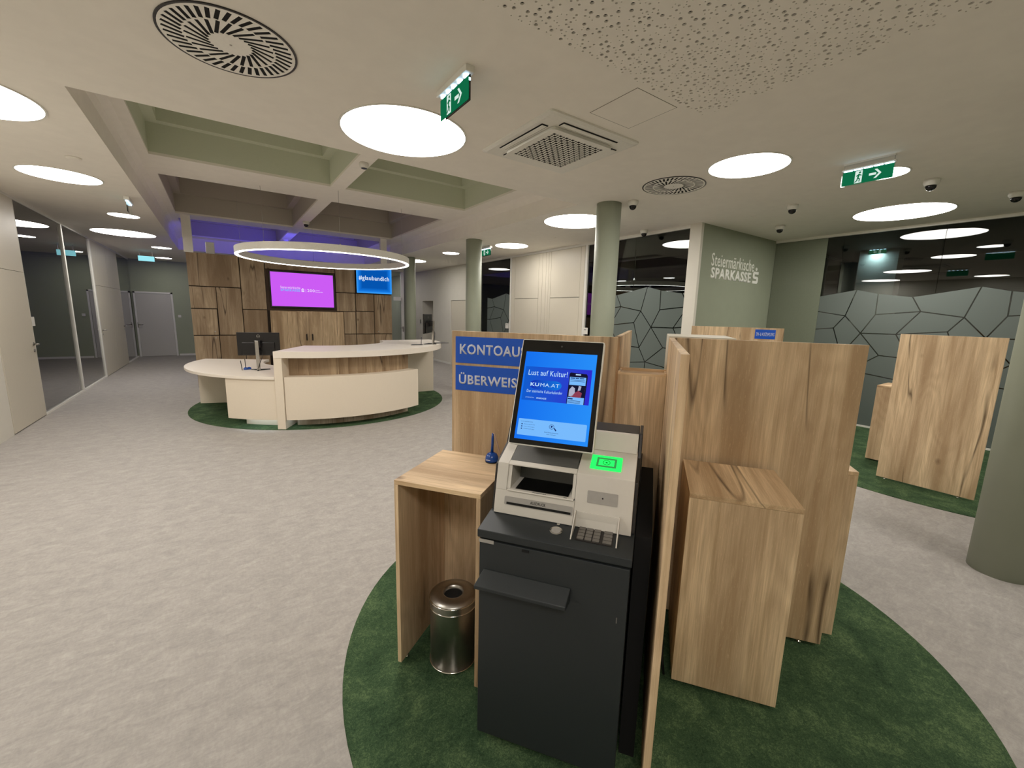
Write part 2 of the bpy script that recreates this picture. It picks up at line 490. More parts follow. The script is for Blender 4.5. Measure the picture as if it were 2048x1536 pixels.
# ------------------------------------------------------------------ shell
X6, XR, XL, YB = 6.03, 8.39, -2.22, 17.9
YF = -3.2
struct = lambda name, mb, m, **k: single(name, mb, m, kind='structure', **k)
struct('floor', MB().box(-6, 12.5, YF-.1, 18.2, -.1, 0), M_FLOOR)

RX0, RX1, RY0, RY1 = -.733, 3.925, 4.22, 14.0
PX0, PX1, PY0, PY1 = .75, 2.96, -.3, 1.94          # perforated field
c = MB()
def slab_with_holes(mb, x0, x1, y0, y1, z0, z1, holes):
    xs = sorted({x0, x1, *[h[0] for h in holes], *[h[1] for h in holes]}); ys = sorted({y0, y1, *[h[2] for h in holes], *[h[3] for h in holes]})
    for xa, xb in zip(xs, xs[1:]):
        run = None
        for ya, yb in zip(ys, ys[1:]):
            mx, my = (xa+xb)/2, (ya+yb)/2
            hole = any(h[0] < mx < h[1] and h[2] < my < h[3] for h in holes)
            if hole:
                if run: mb.box(xa, xb, run[0], run[1], z0, z1)
                run = None
            else: run = (run[0], yb) if run else (ya, yb)
        if run: mb.box(xa, xb, run[0], run[1], z0, z1)
slab_with_holes(c, XL-.05, 12.4, YF, 18.1, ZC, ZC+.03, [(RX0, RX1, RY0, RY1), (PX0, PX1, PY0, PY1)])
ceil = struct('ceiling', c, M_CEIL)
# recess side faces with a soft cove, soffit with coffers
co = MB()
for x, s in ((RX0, 1), (RX1, -1)):
    pr = [(x-s*.03, ZC+.031), (x, ZC+.031), (x, Z2-.10), (x+s*.03, Z2-.04), (x+s*.09, Z2+.0), (x+s*.09, Z2+.03), (x-s*.03, Z2+.03)]
    co.loft([[(px_, RY0, z) for px_, z in pr], [(px_, RY1, z) for px_, z in pr]])
for y, s in ((RY0, 1), (RY1, -1)):
    co.box(RX0-.03, RX1+.03, min(y-s*.03, y), max(y-s*.03, y), ZC+.031, Z2+.03)
part('recess_side', co, M_CEIL, ceil)
rows = [(4.75, 6.72), (7.61, 10.48), (11.02, 13.6)]; cols_ = [(-.54, 1.44), (1.64, 3.60)]
so = MB()
slab_with_holes(so, RX0-.03, RX1+.03, RY0-.03, RY1+.03, Z2, Z2+.03, [(a, b, c_, d) for a, b in cols_ for c_, d in rows])
part('soffit', so, M_CEIL, ceil)
for a, b in cols_:
    for c_, d in rows:
        k = MB(); t_ = .02
        k.box(a-t_, a, c_-t_, d+t_, Z2+.03, Z3+.02); k.box(b, b+t_, c_-t_, d+t_, Z2+.03, Z3+.02)
        k.box(a, b, c_-t_, c_, Z2+.03, Z3+.02); k.box(a, b, d, d+t_, Z2+.03, Z3+.02)
        i_ = .11
        slab_with_holes(k, a, b, c_, d, Z3, Z3+.02, [(a+i_, b-i_, c_+i_, d-i_)])
        a2, b2, c2_, d2 = a+i_, b-i_, c_+i_, d-i_
        k.box(a2-t_, a2, c2_, d2, Z3+.02, Z4); k.box(b2, b2+t_, c2_, d2, Z3+.02, Z4)
        k.box(a2, b2, c2_-t_, c2_, Z3+.02, Z4); k.box(a2, b2, d2, d2+t_, Z3+.02, Z4)
        k.box(a2-t_, b2+t_, c2_-t_, d2+t_, Z4, Z4+.02)
        part('coffer', k, M_COFFER if c_ < 7 else M_TAUPE, ceil)
# perforated acoustic field
pts = []; g2 = {}
def ok(x, y, r):
    gx, gy = int(x//.05), int(y//.05)
    for i in (-1, 0, 1):
        for j in (-1, 0, 1):
            for q in g2.get((gx+i, gy+j), ()):
                if hypot(q[0]-x, q[1]-y) < q[2]+r+.0085: return False
    return True
for r, n_ in ((.0105, 800), (.0065, 1250), (.0038, 1500)):
    k = 0; tr_ = 0
    while k < n_ and tr_ < n_*12:
        tr_ += 1
        x = random.uniform(PX0+.04, PX1-.04); y = random.uniform(PY0+.04, PY1-.04)
        if ok(x, y, r):
            g2.setdefault((int(x//.05), int(y//.05)), []).append((x, y, r)); pts.append((x, y, r)); k += 1
pb = perforated(rect(PX0, PX1, PY0, PY1), [circle(x, y, r, 10 if r > .005 else 6) for x, y, r in pts], ZC, ZC+.009)
part('perforated_acoustic_board', pb, M_CEIL, ceil, kind='stuff')
part('acoustic_backing', MB().box(PX0-.02, PX1+.02, PY0-.02, PY1+.02, ZC+.032, ZC+.05), plain('acoustic_fleece', (30, 27, 24), .9), ceil)
part('hatch_joint', MB().box(2.256, 2.669, 1.942, 2.359, ZC-.0012, ZC+.0005), plain('joint_shadow_grey', (110, 104, 94), .9), ceil)
part('access_hatch', MB().box(2.26, 2.665, 1.945, 2.355, ZC-.002, ZC+.001), M_CEIL, ceil, bevel=.001)

# walls
struct('wall_back', MB().box(XL-.1, 6.1, YB, YB+.1, 0, ZC), M_GREEND)
struct('wall_front', MB().box(-6, 12.5, YF-.1, YF, 0, ZC), M_GREEND)
struct('baseboard_back', MB().box(-1.19, 6.0, YB-.015, YB, 0, .06), M_TRIM)
# left wall: white panels near, two glass bays, panels, glass
wl = struct('wall_left', MB().box(XL-.08, XL, YF, 7.68, 0, ZC).box(XL-.08, XL, 8.89, 8.90, 0, ZC), M_WHITE)
struct('trim_1', MB().box(XL-.06, XL+.004, 7.68, YB, ZC-.035, ZC), M_TRIM)
def handle_mb(x, y, z, s, lev):
    """lever handle on a wall of constant x facing +-x (s), lever towards lev in y"""
    mb = MB(); m_ = plane((x, y, z), (0, -s if False else 1, 0), (0, 0, 1))
    mb.loft([[(x+s*.0, y+.026*cos(2*pi*i/16), z+.026*sin(2*pi*i/16)) for i in range(16)], [(x+s*.008, y+.026*cos(2*pi*i/16), z+.026*sin(2*pi*i/16)) for i in range(16)]])
    mb.tube([(x+s*.006, y, z), (x+s*.05, y, z), (x+s*.058, y+lev*.012, z), (x+s*.058, y+lev*.125, z)], .010)
    mb.loft([[(x, y+.024*cos(2*pi*i/12), z-.09+.024*sin(2*pi*i/12)) for i in range(12)], [(x+s*.008, y+.024*cos(2*pi*i/12), z-.09+.024*sin(2*pi*i/12)) for i in range(12)]])
    return mb
def leaf_door(name, y0, y1, x, hy=None, lev=1, ztop=2.058):
    d = thing(name, None, None, (x, (y0+y1)/2, 0), kind='structure')
    part('door_leaf', MB().box(x-.05, x+.004, y0+.004, y1-.004, .012, ztop-.003), M_DOORW, d, bevel=.001)
    part('top_panel', MB().box(x-.05, x+.004, y0+.004, y1-.004, ztop+.003, ZC-.036), M_DOORW, d, bevel=.001)
    part('door_backing', MB().box(x-.075, x-.055, y0, y1, 0, ZC), M_BLACK, d)
    if hy is not None: part('door_handle', handle_mb(x+.004, hy, 1.06, 1, lev), M_STEEL, d)
    return d
leaf_door('door_1', 7.70, 8.87, XL, 8.79, -1)
leaf_door('door_2', 13.08, 14.54, XL, 13.18, 1)
leaf_door('door_3', 14.54, 15.98, XL, 15.86, -1)
def glass_bay(name, y0, y1):
    g = thing(name, None, None, (XL, (y0+y1)/2, 0), kind='structure')
    part('pane', MB().box(XL-.022, XL-.012, y0, y1, .03, ZC-.036), M_GLASS, g)
    part('window_frame', MB().box(XL-.05, XL+.004, y0, y1, 0, .032), M_TRIM, g)
    return g
glass_bay('window_1', 8.90, 10.99); glass_bay('window_2', 11.06, 13.00); glass_bay('window_3', 15.98, YB)
struct('trim_2', MB().box(XL-.05, XL+.01, 10.985, 11.06, 0, ZC-.036), M_TRIM, bevel=.003)
struct('trim_3', MB().box(XL-.05, XL+.01, 13.00, 13.075, 0, ZC-.036), M_TRIM, bevel=.003)
single('wall_plaque', MB().box(XL-.011, XL-.006, 8.92, 9.04, 1.31, 1.44), M_TRIM, 'small white notice plate on the glass beside the nearest left door', 'sign', (XL, 8.98, 1.31))
# dim rooms behind the glass
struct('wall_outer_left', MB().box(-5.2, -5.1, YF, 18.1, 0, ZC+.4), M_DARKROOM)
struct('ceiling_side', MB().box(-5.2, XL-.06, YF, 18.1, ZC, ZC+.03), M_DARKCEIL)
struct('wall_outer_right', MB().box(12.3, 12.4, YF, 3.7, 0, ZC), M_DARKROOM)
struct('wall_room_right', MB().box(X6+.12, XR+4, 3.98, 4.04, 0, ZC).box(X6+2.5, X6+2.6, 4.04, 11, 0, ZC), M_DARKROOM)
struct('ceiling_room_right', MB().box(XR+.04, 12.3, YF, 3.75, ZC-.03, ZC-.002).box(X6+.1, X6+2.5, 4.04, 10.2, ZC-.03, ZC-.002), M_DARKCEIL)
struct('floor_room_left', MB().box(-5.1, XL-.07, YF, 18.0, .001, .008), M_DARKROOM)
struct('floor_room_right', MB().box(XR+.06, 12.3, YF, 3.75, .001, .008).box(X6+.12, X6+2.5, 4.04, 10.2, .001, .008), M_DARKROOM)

# back door in the green wall
d = thing('door_4', None, None, (-1.72, YB, 0), kind='structure')
fr_ = MB()
fr_.box(-2.20, -2.15, YB-.03, YB, 0, 2.07); fr_.box(-1.27, -1.22, YB-.03, YB, 0, 2.07); fr_.box(-2.20, -1.22, YB-.03, YB, 2.02, 2.07)
part('door_frame', fr_, M_TRIM, d, bevel=.003)
part('door_leaf', MB().box(-2.145, -1.275, YB-.018, YB-.002, .008, 2.015), plain('grey_door_leaf', (196, 194, 184), .5), d)
hb = MB().box(-2.165, -2.125, YB-.03, YB-.018, .93, 1.10); hb.tube([(-2.145, YB-.02, 1.03), (-2.145, YB-.07, 1.03), (-2.03, YB-.07, 1.03)], .011)
part('door_handle', hb, M_STEEL, d)
single('light_switch', MB().box(-1.13, -1.05, YB-.012, YB, 1.27, 1.35), M_TRIM, 'white square switch on the green end wall right of the door', 'switch', (-1.09, YB, 1.27), bevel=.003)

# right hand wall at X6: glass, door block, glass, white wall with niche and door
wr = MB()
wr.box(X6, X6+.1, 10.3, 11.17, 0, ZC); wr.box(X6, X6+.1, 11.17, 12.12, 2.03, ZC); wr.box(X6, X6+.1, 12.12, 13.47, 0, ZC)
wr.box(X6, X6+.1, 13.47, 14.38, 2.04, ZC); wr.box(X6, X6+.1, 14.38, YB, 0, ZC)
wr.box(X6+.1, X6+.5, 13.40, 13.47, 0, ZC); wr.box(X6+.1, X6+.5, 14.38, 14.45, 0, ZC); wr.box(X6+.45, X6+.5, 13.47, 14.38, 0, 2.1); wr.box(X6+.1, X6+.5, 13.47, 14.38, 2.04, 2.1)
struct('wall_right', wr, M_WHITE)
struct('baseboard_right', MB().box(X6-.014, X6, 12.12, 13.47, 0, .06).box(X6-.014, X6, 10.3, 11.17, 0, .06), M_TRIM)
d = thing('door_5', None, None, (X6, 11.65, 0), kind='structure')
part('door_leaf', MB().box(X6+.02, X6+.05, 11.175, 12.115, .01, 2.02), M_DOORW, d)
part('door_backing', MB().box(X6+.06, X6+.1, 11.17, 12.12, 0, 2.03), M_BLACK, d)
part('door_handle', handle_mb(X6+.02, 11.27, 1.04, -1, 1), M_STEEL, d)
single('light_switch', MB().box(X6-.012, X6, 14.53, 14.61, 1.24, 1.38), M_STEEL, 'grey wall switch beside the niche in the white wall', 'switch', (X6, 14.57, 1.24), bevel=.003)
# cream double door block
db = thing('door_6', None, None, (X6, 7.5, 0), kind='structure')
YA, YD = 6.16, 8.84
part('door_frame', MB().box(X6-.004, X6+.08, YA, YA+.055, 0, ZC).box(X6-.004, X6+.08, YD-.055, YD, 0, ZC).box(X6-.002, X6+.08, YA+.055, YD-.055, ZC-.05, ZC), M_TRIM, db)
for y0, y1 in ((6.225, 6.340), (8.625, 8.775)):
    part('filler_panel', MB().box(X6, X6+.05, y0+.003, y1-.003, 0, ZC-.055), M_DOORW, db, bevel=.001)
for y0, y1 in ((7.265, 7.34), (7.34, 7.43), (7.43, 7.56), (7.56, 7.69)):
    part('centre_panel', MB().box(X6, X6+.05, y0+.003, y1-.003, 0, ZC-.055), M_DOORW, db, bevel=.001)
for y0, y1 in ((6.34, 7.265), (7.69, 8.625)):
    part('door_leaf', MB().box(X6, X6+.05, y0+.004, y1-.004, .012, 2.02), M_DOORW, db, bevel=.001)
    part('top_panel', MB().box(X6, X6+.05, y0+.004, y1-.004, 2.03, ZC-.055), M_DOORW, db, bevel=.001)
part('door_backing', MB().box(X6+.055, X6+.075, YA+.055, YD-.055, 0, ZC-.05), plain('seam_shadow_brown', (90, 84, 74), .8), db)
for k, (y, lab) in enumerate(((8.85, 'small white room plate on the dark glass left of the cream doors'), (6.04, 'small white room plate between cream doors and round column'))):
    mb = MB().box(X6-.012, X6-.004, y, y+.14, 1.29, 1.42)
    o = single('wall_plaque', mb, M_TRIM, lab, 'sign', (X6, y+.07, 1.29), bevel=.002)
    part('printed_line', MB().box(X6-.0135, X6-.012, y+.04, y+.10, 1.375, 1.385), M_LETB, o)

# film pattern on a wall of constant x
T = 1.345
N = dict(P1=(0, 2.176), P2=(-.273, 2.108), P3=(-.673, 2.05), A=(.105, 1.76), C=(-.13, 1.49), Q=(-.28, 1.785), D=(-.79, 1.836), E=(-.56, 1.494),
         B=(.24, 1.558), I=(.088, 1.126), F=(-.399, 1.16), K=(-.76, 1.14), J=(-.06, .885), NN=(-.72, .80), JB=(-.04, .03), NB=(-.74, .03))
def nd(k):
    if k.endswith('-'): y, z = N[k[:-1]]; return (y-T, z)
    return N[k]
CELLS = [['P1', 'P2', 'Q', 'C', 'A'], ['P2', 'P3', 'D', 'Q'], ['P3', 'P1-', 'A-', 'D'], ['A', 'C', 'I', 'B'], ['Q', 'D', 'E', 'C'], ['D', 'A-', 'B-', 'E'],
         ['C', 'E', 'K', 'F'], ['E', 'B-', 'I-', 'K'], ['C', 'F', 'J', 'I'], ['F', 'K', 'I-', 'J-', 'NN', 'J'], ['J', 'NN', 'NB', 'JB'], ['NN', 'J-', 'JB-', 'NB']]
def inset(poly, d):
    n = len(poly); ar = sum(poly[i][0]*poly[(i+1) % n][1]-poly[(i+1) % n][0]*poly[i][1] for i in range(n))
    if ar < 0: poly = poly[::-1]
    out = []
    for i in range(n):
        p0, p1, p2 = Vector(poly[i-1]), Vector(poly[i]), Vector(poly[(i+1) % n])
        a = (p1-p0).normalized(); b = (p2-p1).normalized()
        na = Vector((-a.y, a.x)); nb = Vector((-b.y, b.x))
        bis = (na+nb).normalized(); k = d/max(.35, bis.dot(na)); out.append(tuple(p1+bis*k))
    return out
def clip(poly, ymin, ymax):
    for lim, sg in ((ymin, 1), (ymax, -1)):
        out = []
        for i in range(len(poly)):
            p, q = poly[i-1], poly[i]; ip, iq = sg*(p[0]-lim) >= 0, sg*(q[0]-lim) >= 0
            if ip != iq:
                t = (lim-p[0])/(q[0]-p[0]); out.append((lim, p[1]+t*(q[1]-p[1])))
            if iq: out.append(q)
        poly = out
        if len(poly) < 3: return []
    return poly
def film(parent, x, ypeak, ymin, ymax):
    for k in range(-4, 5):
        for cl in CELLS:
            pg = inset([(ypeak+k*T+nd(n)[0], nd(n)[1]) for n in cl], .0075)
            pg = clip(pg, ymin, ymax)
            if len(pg) < 3: continue
            mb = MB().loft([[(x-.0015, y, z) for y, z in pg], [(x+.0015, y, z) for y, z in pg]])
            part('film_piece', mb, M_FILM, parent)
w4 = thing('window_4', None, None, (X6, 5.0, 0), kind='structure')
for y0, y1 in ((3.96, 5.013), (5.020, 6.155)):
    part('pane', MB().box(X6+.03, X6+.04, y0, y1, .03, ZC-.05), M_GLASSR, w4)
film(w4, X6+.026, 4.702, 3.96, 5.55)
part('window_frame', MB().box(X6-.004, X6+.07, 3.95, 6.16, 0, .03).box(X6-.004, X6+.07, 3.95, 6.16, ZC-.05, ZC), M_TRIM, w4)
w5 = thing('window_5', None, None, (X6, 9.6, 0), kind='structure')
part('pane', MB().box(X6+.03, X6+.04, 8.84, 10.3, .03, ZC-.05), M_GLASSR, w5)
film(w5, X6+.026, 4.702+T*3+.3, 8.85, 9.95)
part('window_frame', MB().box(X6-.004, X6+.07, 8.84, 10.3, 0, .03).box(X6-.004, X6+.07, 8.84, 10.3, ZC-.05, ZC), M_TRIM, w5)
w6 = thing('window_6', None, None, (XR, 1.5, 0), kind='structure')
ys = [YF, -.8, .40, 1.572, 2.745, 3.765]
for y0, y1 in zip(ys, ys[1:]):
    part('pane', MB().box(XR, XR+.01, y0+.003, y1-.003, .03, ZC-.04), M_GLASSR, w6)
film(w6, XR-.004, 2.477, YF, 2.968)
part('back_painted_panel', MB().box(XR-.006, XR-.001, 2.97, 3.765, .03, ZC-.04), plain('back_painted_glass', (118, 124, 108), .06), w6)
part('window_frame', MB().box(XR-.03, XR+.04, YF, 3.765, 0, .03).box(XR-.03, XR+.04, YF, 3.765, ZC-.04, ZC), M_TRIM, w6)

# wall with the bank's name
wsg = struct('wall_sign', MB().box(X6+.03, XR+.06, 3.77, 3.95, 0, ZC), M_GREEN)
part('end_panel', MB().box(X6-.03, X6+.03, 3.765, 3.955, 0, ZC), M_WHITE, wsg)
Ms = plane((0, 3.77, 0), (1, 0, 0), (0, 0, 1))
lg = thing('wall_lettering', 'pale raised bank name with S emblem on the sage green wall', 'lettering', (7.1, 3.77, 2.3))
part('lettering', text_mb('Steiermärkische', 6.35, 2.475, 1.33, .195, Ms, .006, .0), M_LETG, lg)
part('lettering', text_mb('SPARKASSE', 6.36, 2.285, 1.25, .17, Ms, .006, .07), M_LETG, lg)
em = MB()
ex, ez, s_ = 7.67, 2.285, .0375
def emblem(mb, x, z, s, Mx, d=.006):
    """blocky S with a dot above, unit s"""
    a = [(0, 0), (4.2, 0), (5, .8), (5, 2.6), (4.2, 3.2), (1.5, 3.2), (1.5, 4.2), (5, 4.2), (5, 5.4), (.8, 5.4), (0, 4.6), (0, 2.8), (.8, 2.1), (3.5, 2.1), (3.5, 1.2), (0, 1.2)]
    for idx in ((15, 0, 1, 2, 14), (14, 2, 3, 4, 13), (13, 4, 5, 12), (12, 5, 6, 11), (11, 6, 9, 10), (6, 7, 8, 9)):
        mb.prism_m([(x+a[i][0]*s, z+a[i][1]*s) for i in idx], Mx, 0, d)
    mb.prism_m(circle(x+2.7*s, z+6.5*s, .75*s, 14), Mx, 0, d)
emblem(em, ex, ez, s_, Ms)
part('emblem', em, M_LETG, lg)

# glazed partition far behind (partly seen right of the wood wall)
w7 = thing('window_7', None, None, (4.9, 15.3, 0), kind='structure')
part('pane', MB().box(3.6, 5.56, 15.3, 15.31, 0, ZC), M_CLEAR, w7)
part('window_frame', MB().box(5.56, 5.68, 15.26, 15.34, 0, ZC), M_TRIM, w7)
part('door_closer', MB().box(5.28, 5.54, 15.22, 15.30, 2.04, 2.17), M_TRIM, w7)
part('pane', MB().box(5.70, 6.03, 15.3, 15.31, 0, ZC), M_CLEAR, w7)
hb = MB(); hb.tube([(5.62, 15.26, 1.05), (5.62, 15.2, 1.05), (5.50, 15.2, 1.05)], .012); hb.box(5.60, 5.64, 15.245, 15.262, .9, 1.1)
part('door_handle', hb, M_STEEL, w7)

# white column with exit sign in the dark room behind the right glass
struct('wall_inner_pier', MB().box(10.41, 10.75, 2.53, 3.12, 0, ZC-.03), M_WHITE)

# ------------------------------------------------------------------ columns
def column(cx, cy, label, r=.155):
    mb = MB().lathe((cx, cy), [(r, 0), (r, ZC)], 48, smooth=True)
    return single('column', mb, M_COLUMN, label, 'column', (cx, cy, 0))
column(4.26, .225, 'large round sage green column at the right edge nearest the camera')
column(4.195, 3.946, 'round sage green column behind the kiosk beside a domed camera')
column(4.217, 7.47, 'slimmer looking round green column left of the cream double doors')
column(4.26, 11.02, 'farthest round green column beside the right end of wood wall')

# ------------------------------------------------------------------ carpets
def carpet(cx, cy, r, label, n=96, z=.006):
    return single('carpet', MB().lathe((cx, cy), [(r, 0.0), (r-.002, z)], n, smooth=False), M_CARPET, label, 'carpet', (cx, cy, 0))
carpet(1.775, 1.35, 1.495, 'round dark green carpet under the self-service kiosk island')
carpet(1.563, 8.191, 2.085, 'round dark green carpet under the reception desk')
c3_ = MB(); cx, cy, R = 7.35, 1.0, 2.13
pl_ = [(cx+R*cos(a), cy+R*sin(a)) for a in [radians(i*3.75) for i in range(96)]]
pl_ = [(min(x, XR-.035), min(y, 3.76)) for x, y in pl_]
single('carpet', MB().prism(pl_, 0, .006), M_CARPET, 'green carpet under the wooden screens by the right glass front', 'carpet', (cx, cy, 0))

# ------------------------------------------------------------------ wood closet wall
WY = 10.565
ww = struct('wall_wood', MB().box(-.455, 2.0, WY+.03, WY+.6, 0, 2.69).box(2.0, 3.60, WY+.03, WY+.6, 0, 2.64), plain('seam_dark_brown', (46, 34, 24), .8))
pan = [(-.46, .41, 2.05, 2.70), (-.46, -.02, 1.61, 2.045), (-.02, .41, 1.075, 2.045), (-.46, -.03, 1.075, 1.605), (-.46, -.03, .55, 1.07), (-.03, .41, .55, 1.07), (-.46, .41, 0.03, .545),
       (.412, .862, 1.615, 2.70), (.412, .862, 1.075, 1.61), (.412, .862, .03, 1.07), (.866, 2.276, 2.475, 2.70),
       (2.28, 2.725, 2.055, 2.65), (2.28, 2.715, 1.615, 2.05), (2.435, 2.715, 1.083, 1.612), (2.72, 3.155, 1.63, 2.05), (2.72, 3.155, 1.083, 1.625), (3.16, 3.605, 1.083, 2.05),
       (2.435, 2.715, .03, 1.078), (2.72, 3.155, .03, 1.078), (3.16, 3.605, .03, 1.078)]
for x0, x1, z0, z1 in pan:
    part('wood_panel', MB().box(x0+.006, x1-.006, WY+random.uniform(-.004, .004), WY+.028, z0+.006, z1-.006), M_WOODW, ww, bevel=.002)
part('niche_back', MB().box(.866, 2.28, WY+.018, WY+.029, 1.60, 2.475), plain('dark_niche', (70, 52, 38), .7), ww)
for x, z in ((-.095, 1.147), (-.091, 1.019), (3.25, 1.14)):
    part('lock_knob', MB().loft([[(x+.012*cos(i*pi/6), WY-.002-d_, z+.012*sin(i*pi/6)) for i in range(12)] for d_ in (0, .018)]), M_STEEL, ww)
cb = thing('cabinet', 'light oak double door cabinet in the wood wall below the television', 'cabinet', (1.66, WY, 0))
part('cabinet_body', MB().box(.91, 2.425, WY-.035, WY+.02, 0, 1.60), M_WOODC, cb, bevel=.002)
for x0, x1, hx in ((.935, 1.66, 1.602), (1.66, 2.40, 1.723)):
    dr = part('cabinet_door', MB().box(x0+.003, x1-.003, WY-.055, WY-.037, .05, 1.585), M_WOODC, cb, bevel=.001)
    part('handle', MB().box(hx-.01, hx+.01, WY-.075, WY-.055, .945, 1.09), M_TVF, dr)
tv = thing('television', 'wide black television showing a magenta screen on the wood wall', 'television', (1.59, WY, 1.68))
part('tv_frame', MB().box(.933, 2.242, WY-.05, WY+.015, 1.668, 2.45), M_TVF, tv, bevel=.004)
part('screen', MB().box(.955, 2.215, WY-.053, WY-.0505, 1.70, 2.425), M_TV, tv)
Mt = plane((0, WY-.0532, 0), (1, 0, 0), (0, 0, 1))
part('printed_name', text_mb('Steiermärkische', 1.135, 2.085, .39, .05, Mt), M_TVW, tv)
part('printed_name', text_mb('SPARKASSE', 1.135, 2.025, .385, .052, Mt, bold=.03), M_TVB, tv)
e1 = MB(); emblem(e1, 1.545, 2.025, .0115, Mt, .001); e1.prism_m(rect(1.632, 1.637, 2.02, 2.09), Mt, 0, .001)
part('printed_emblem', e1, M_TVW, tv)
part('printed_number', text_mb('200', 1.665, 2.03, .15, .06, Mt), M_TVW, tv)
part('printed_number', text_mb('JAHRE', 1.83, 2.058, .09, .025, Mt), M_TVW, tv)
part('printed_number', text_mb('füreinander', 1.83, 2.025, .16, .026, Mt), M_TVW, tv)
lb = thing('lightbox', 'blue glowing lightbox reading #glaubandich at right of wood wall', 'sign', (3.17, WY, 2.07))
part('lightbox_frame', MB().box(2.74, 3.60, WY-.045, WY+.02, 2.062, 2.735), M_TVF, lb)
part('lightbox_face', MB().box(2.746, 3.594, WY-.050, WY-.0455, 2.068, 2.729), M_LBOX, lb)
part('lettering', text_mb('#glaubandich', 2.80, 2.345, .73, .135, plane((0, WY-.0505, 0), (1, 0, 0), (0, 0, 1)), bold=.02), M_LBW, lb)
for x0, lab in ((-.478, 'left'), (3.36, 'right')):
    struct('trim_4' if lab == 'left' else 'trim_5', MB().box(x0, x0+.15, WY, WY+.1, 2.69 if lab == 'left' else 2.64, Z2), M_CEIL)
single('projector', MB().box(-.13, .02, 10.75, 10.9, 2.69, 2.94), M_TRIM, 'small whitish device standing on top of the wood wall', 'projector', (-.055, 10.82, 2.69), bevel=.01)
ls = single('light_strip', MB().box(-.30, 3.30, 11.10, 11.14, 2.69, 2.702), M_LEDB, 'blue light strip lying on top of the wood wall', 'lamp', (1.5, 11.0, 2.69))
la = bpy.data.lights.new('blue_wash', 'AREA'); la.shape = 'RECTANGLE'; la.size = 3.4; la.size_y = .12; la.spread = radians(125); la.energy = 24; la.color = (.11, .08, 1.0)
lo = bpy.data.objects.new('blue_wash', la); COL.objects.link(lo); lo.location = (1.5, 11.13, 2.73); lo.rotation_euler = (radians(180-66), 0, 0)

# ------------------------------------------------------------------ reception desk
A = radians
desk = thing('reception_desk', 'curved cream reception desk with raised counter and oak band', 'desk', (DC[0], DC[1]-1.9, 0))
part('counter_top', MB().sector(DC, 1.0, 2.07, A(240.7), A(363.5), .992, 1.08, 56), M_SLAB, desk, bevel=.003)
part('desk_top', MB().sector(DC, 1.0, 2.07, A(151.5), A(240.6), .695, .735, 44), M_SLAB, desk, bevel=.003)
def radial(a, r0, r1, t, z0, z1):
    u = Vector((cos(a), sin(a))); n = Vector((-u.y, u.x)); c_ = Vector(DC)
    p = [c_+u*r0, c_+u*r1, c_+u*r1+n*t, c_+u*r0+n*t]
    return MB().prism([tuple(q) for q in p], z0, z1)
part('support_post', radial(A(240.7), 1.05, 2.068, .105, .0065, .990), M_DESK, desk, bevel=.002)
part('end_panel', radial(A(-2.0), 1.25, 2.07, .06, .0065, .990), M_DESK, desk, bevel=.002)
part('leg_panel', radial(A(161), 1.6, 2.03, .05, .0065, .693), M_DESK, desk, bevel=.002)
part('front_panel', MB().sector(DC, 2.01, 2.05, A(243.8), A(300.6), .13, .73, 40), M_DESK, desk, bevel=.002)
part('front_panel', MB().sector(DC, 2.005, 2.045, A(220.2), A(240.6), .13, .693, 20), M_DESK, desk, bevel=.002)
part('shelf', MB().sector(DC, 1.86, 2.008, A(243.8), A(300.4), .70, .728, 40), M_DESK, desk)
nb = 14
for i in range(nb):
    a0 = 243.8+(300.2-243.8)*i/nb; a1 = 243.8+(300.2-243.8)*(i+1)/nb
    part('oak_band_panel', MB().sector(DC, 1.83, 1.86, A(a0+.03), A(a1-.03), .70, .990, 4), M_WOODW, desk)
part('oak_plinth', MB().sector(DC, 1.80, 1.845, A(246), A(300), .0065, .20, 40), M_WOODG, desk)
part('plinth', MB().sector(DC, 1.80, 1.845, A(223), A(240.7), .0065, .20, 16), M_DESK, desk)
part('plinth_led', MB().sector(DC, 1.93, 1.95, A(224), A(240), .165, .17, 10), M_LEDW, desk)
part('plinth_led', MB().sector(DC, 1.93, 1.95, A(245), A(248), .165, .17, 4), M_LEDW, desk)
bk = MB().sector(DC, 1.80, 1.825, A(222), A(300), .2, .69, 30)
part('inner_panel', bk, M_DESK, desk)

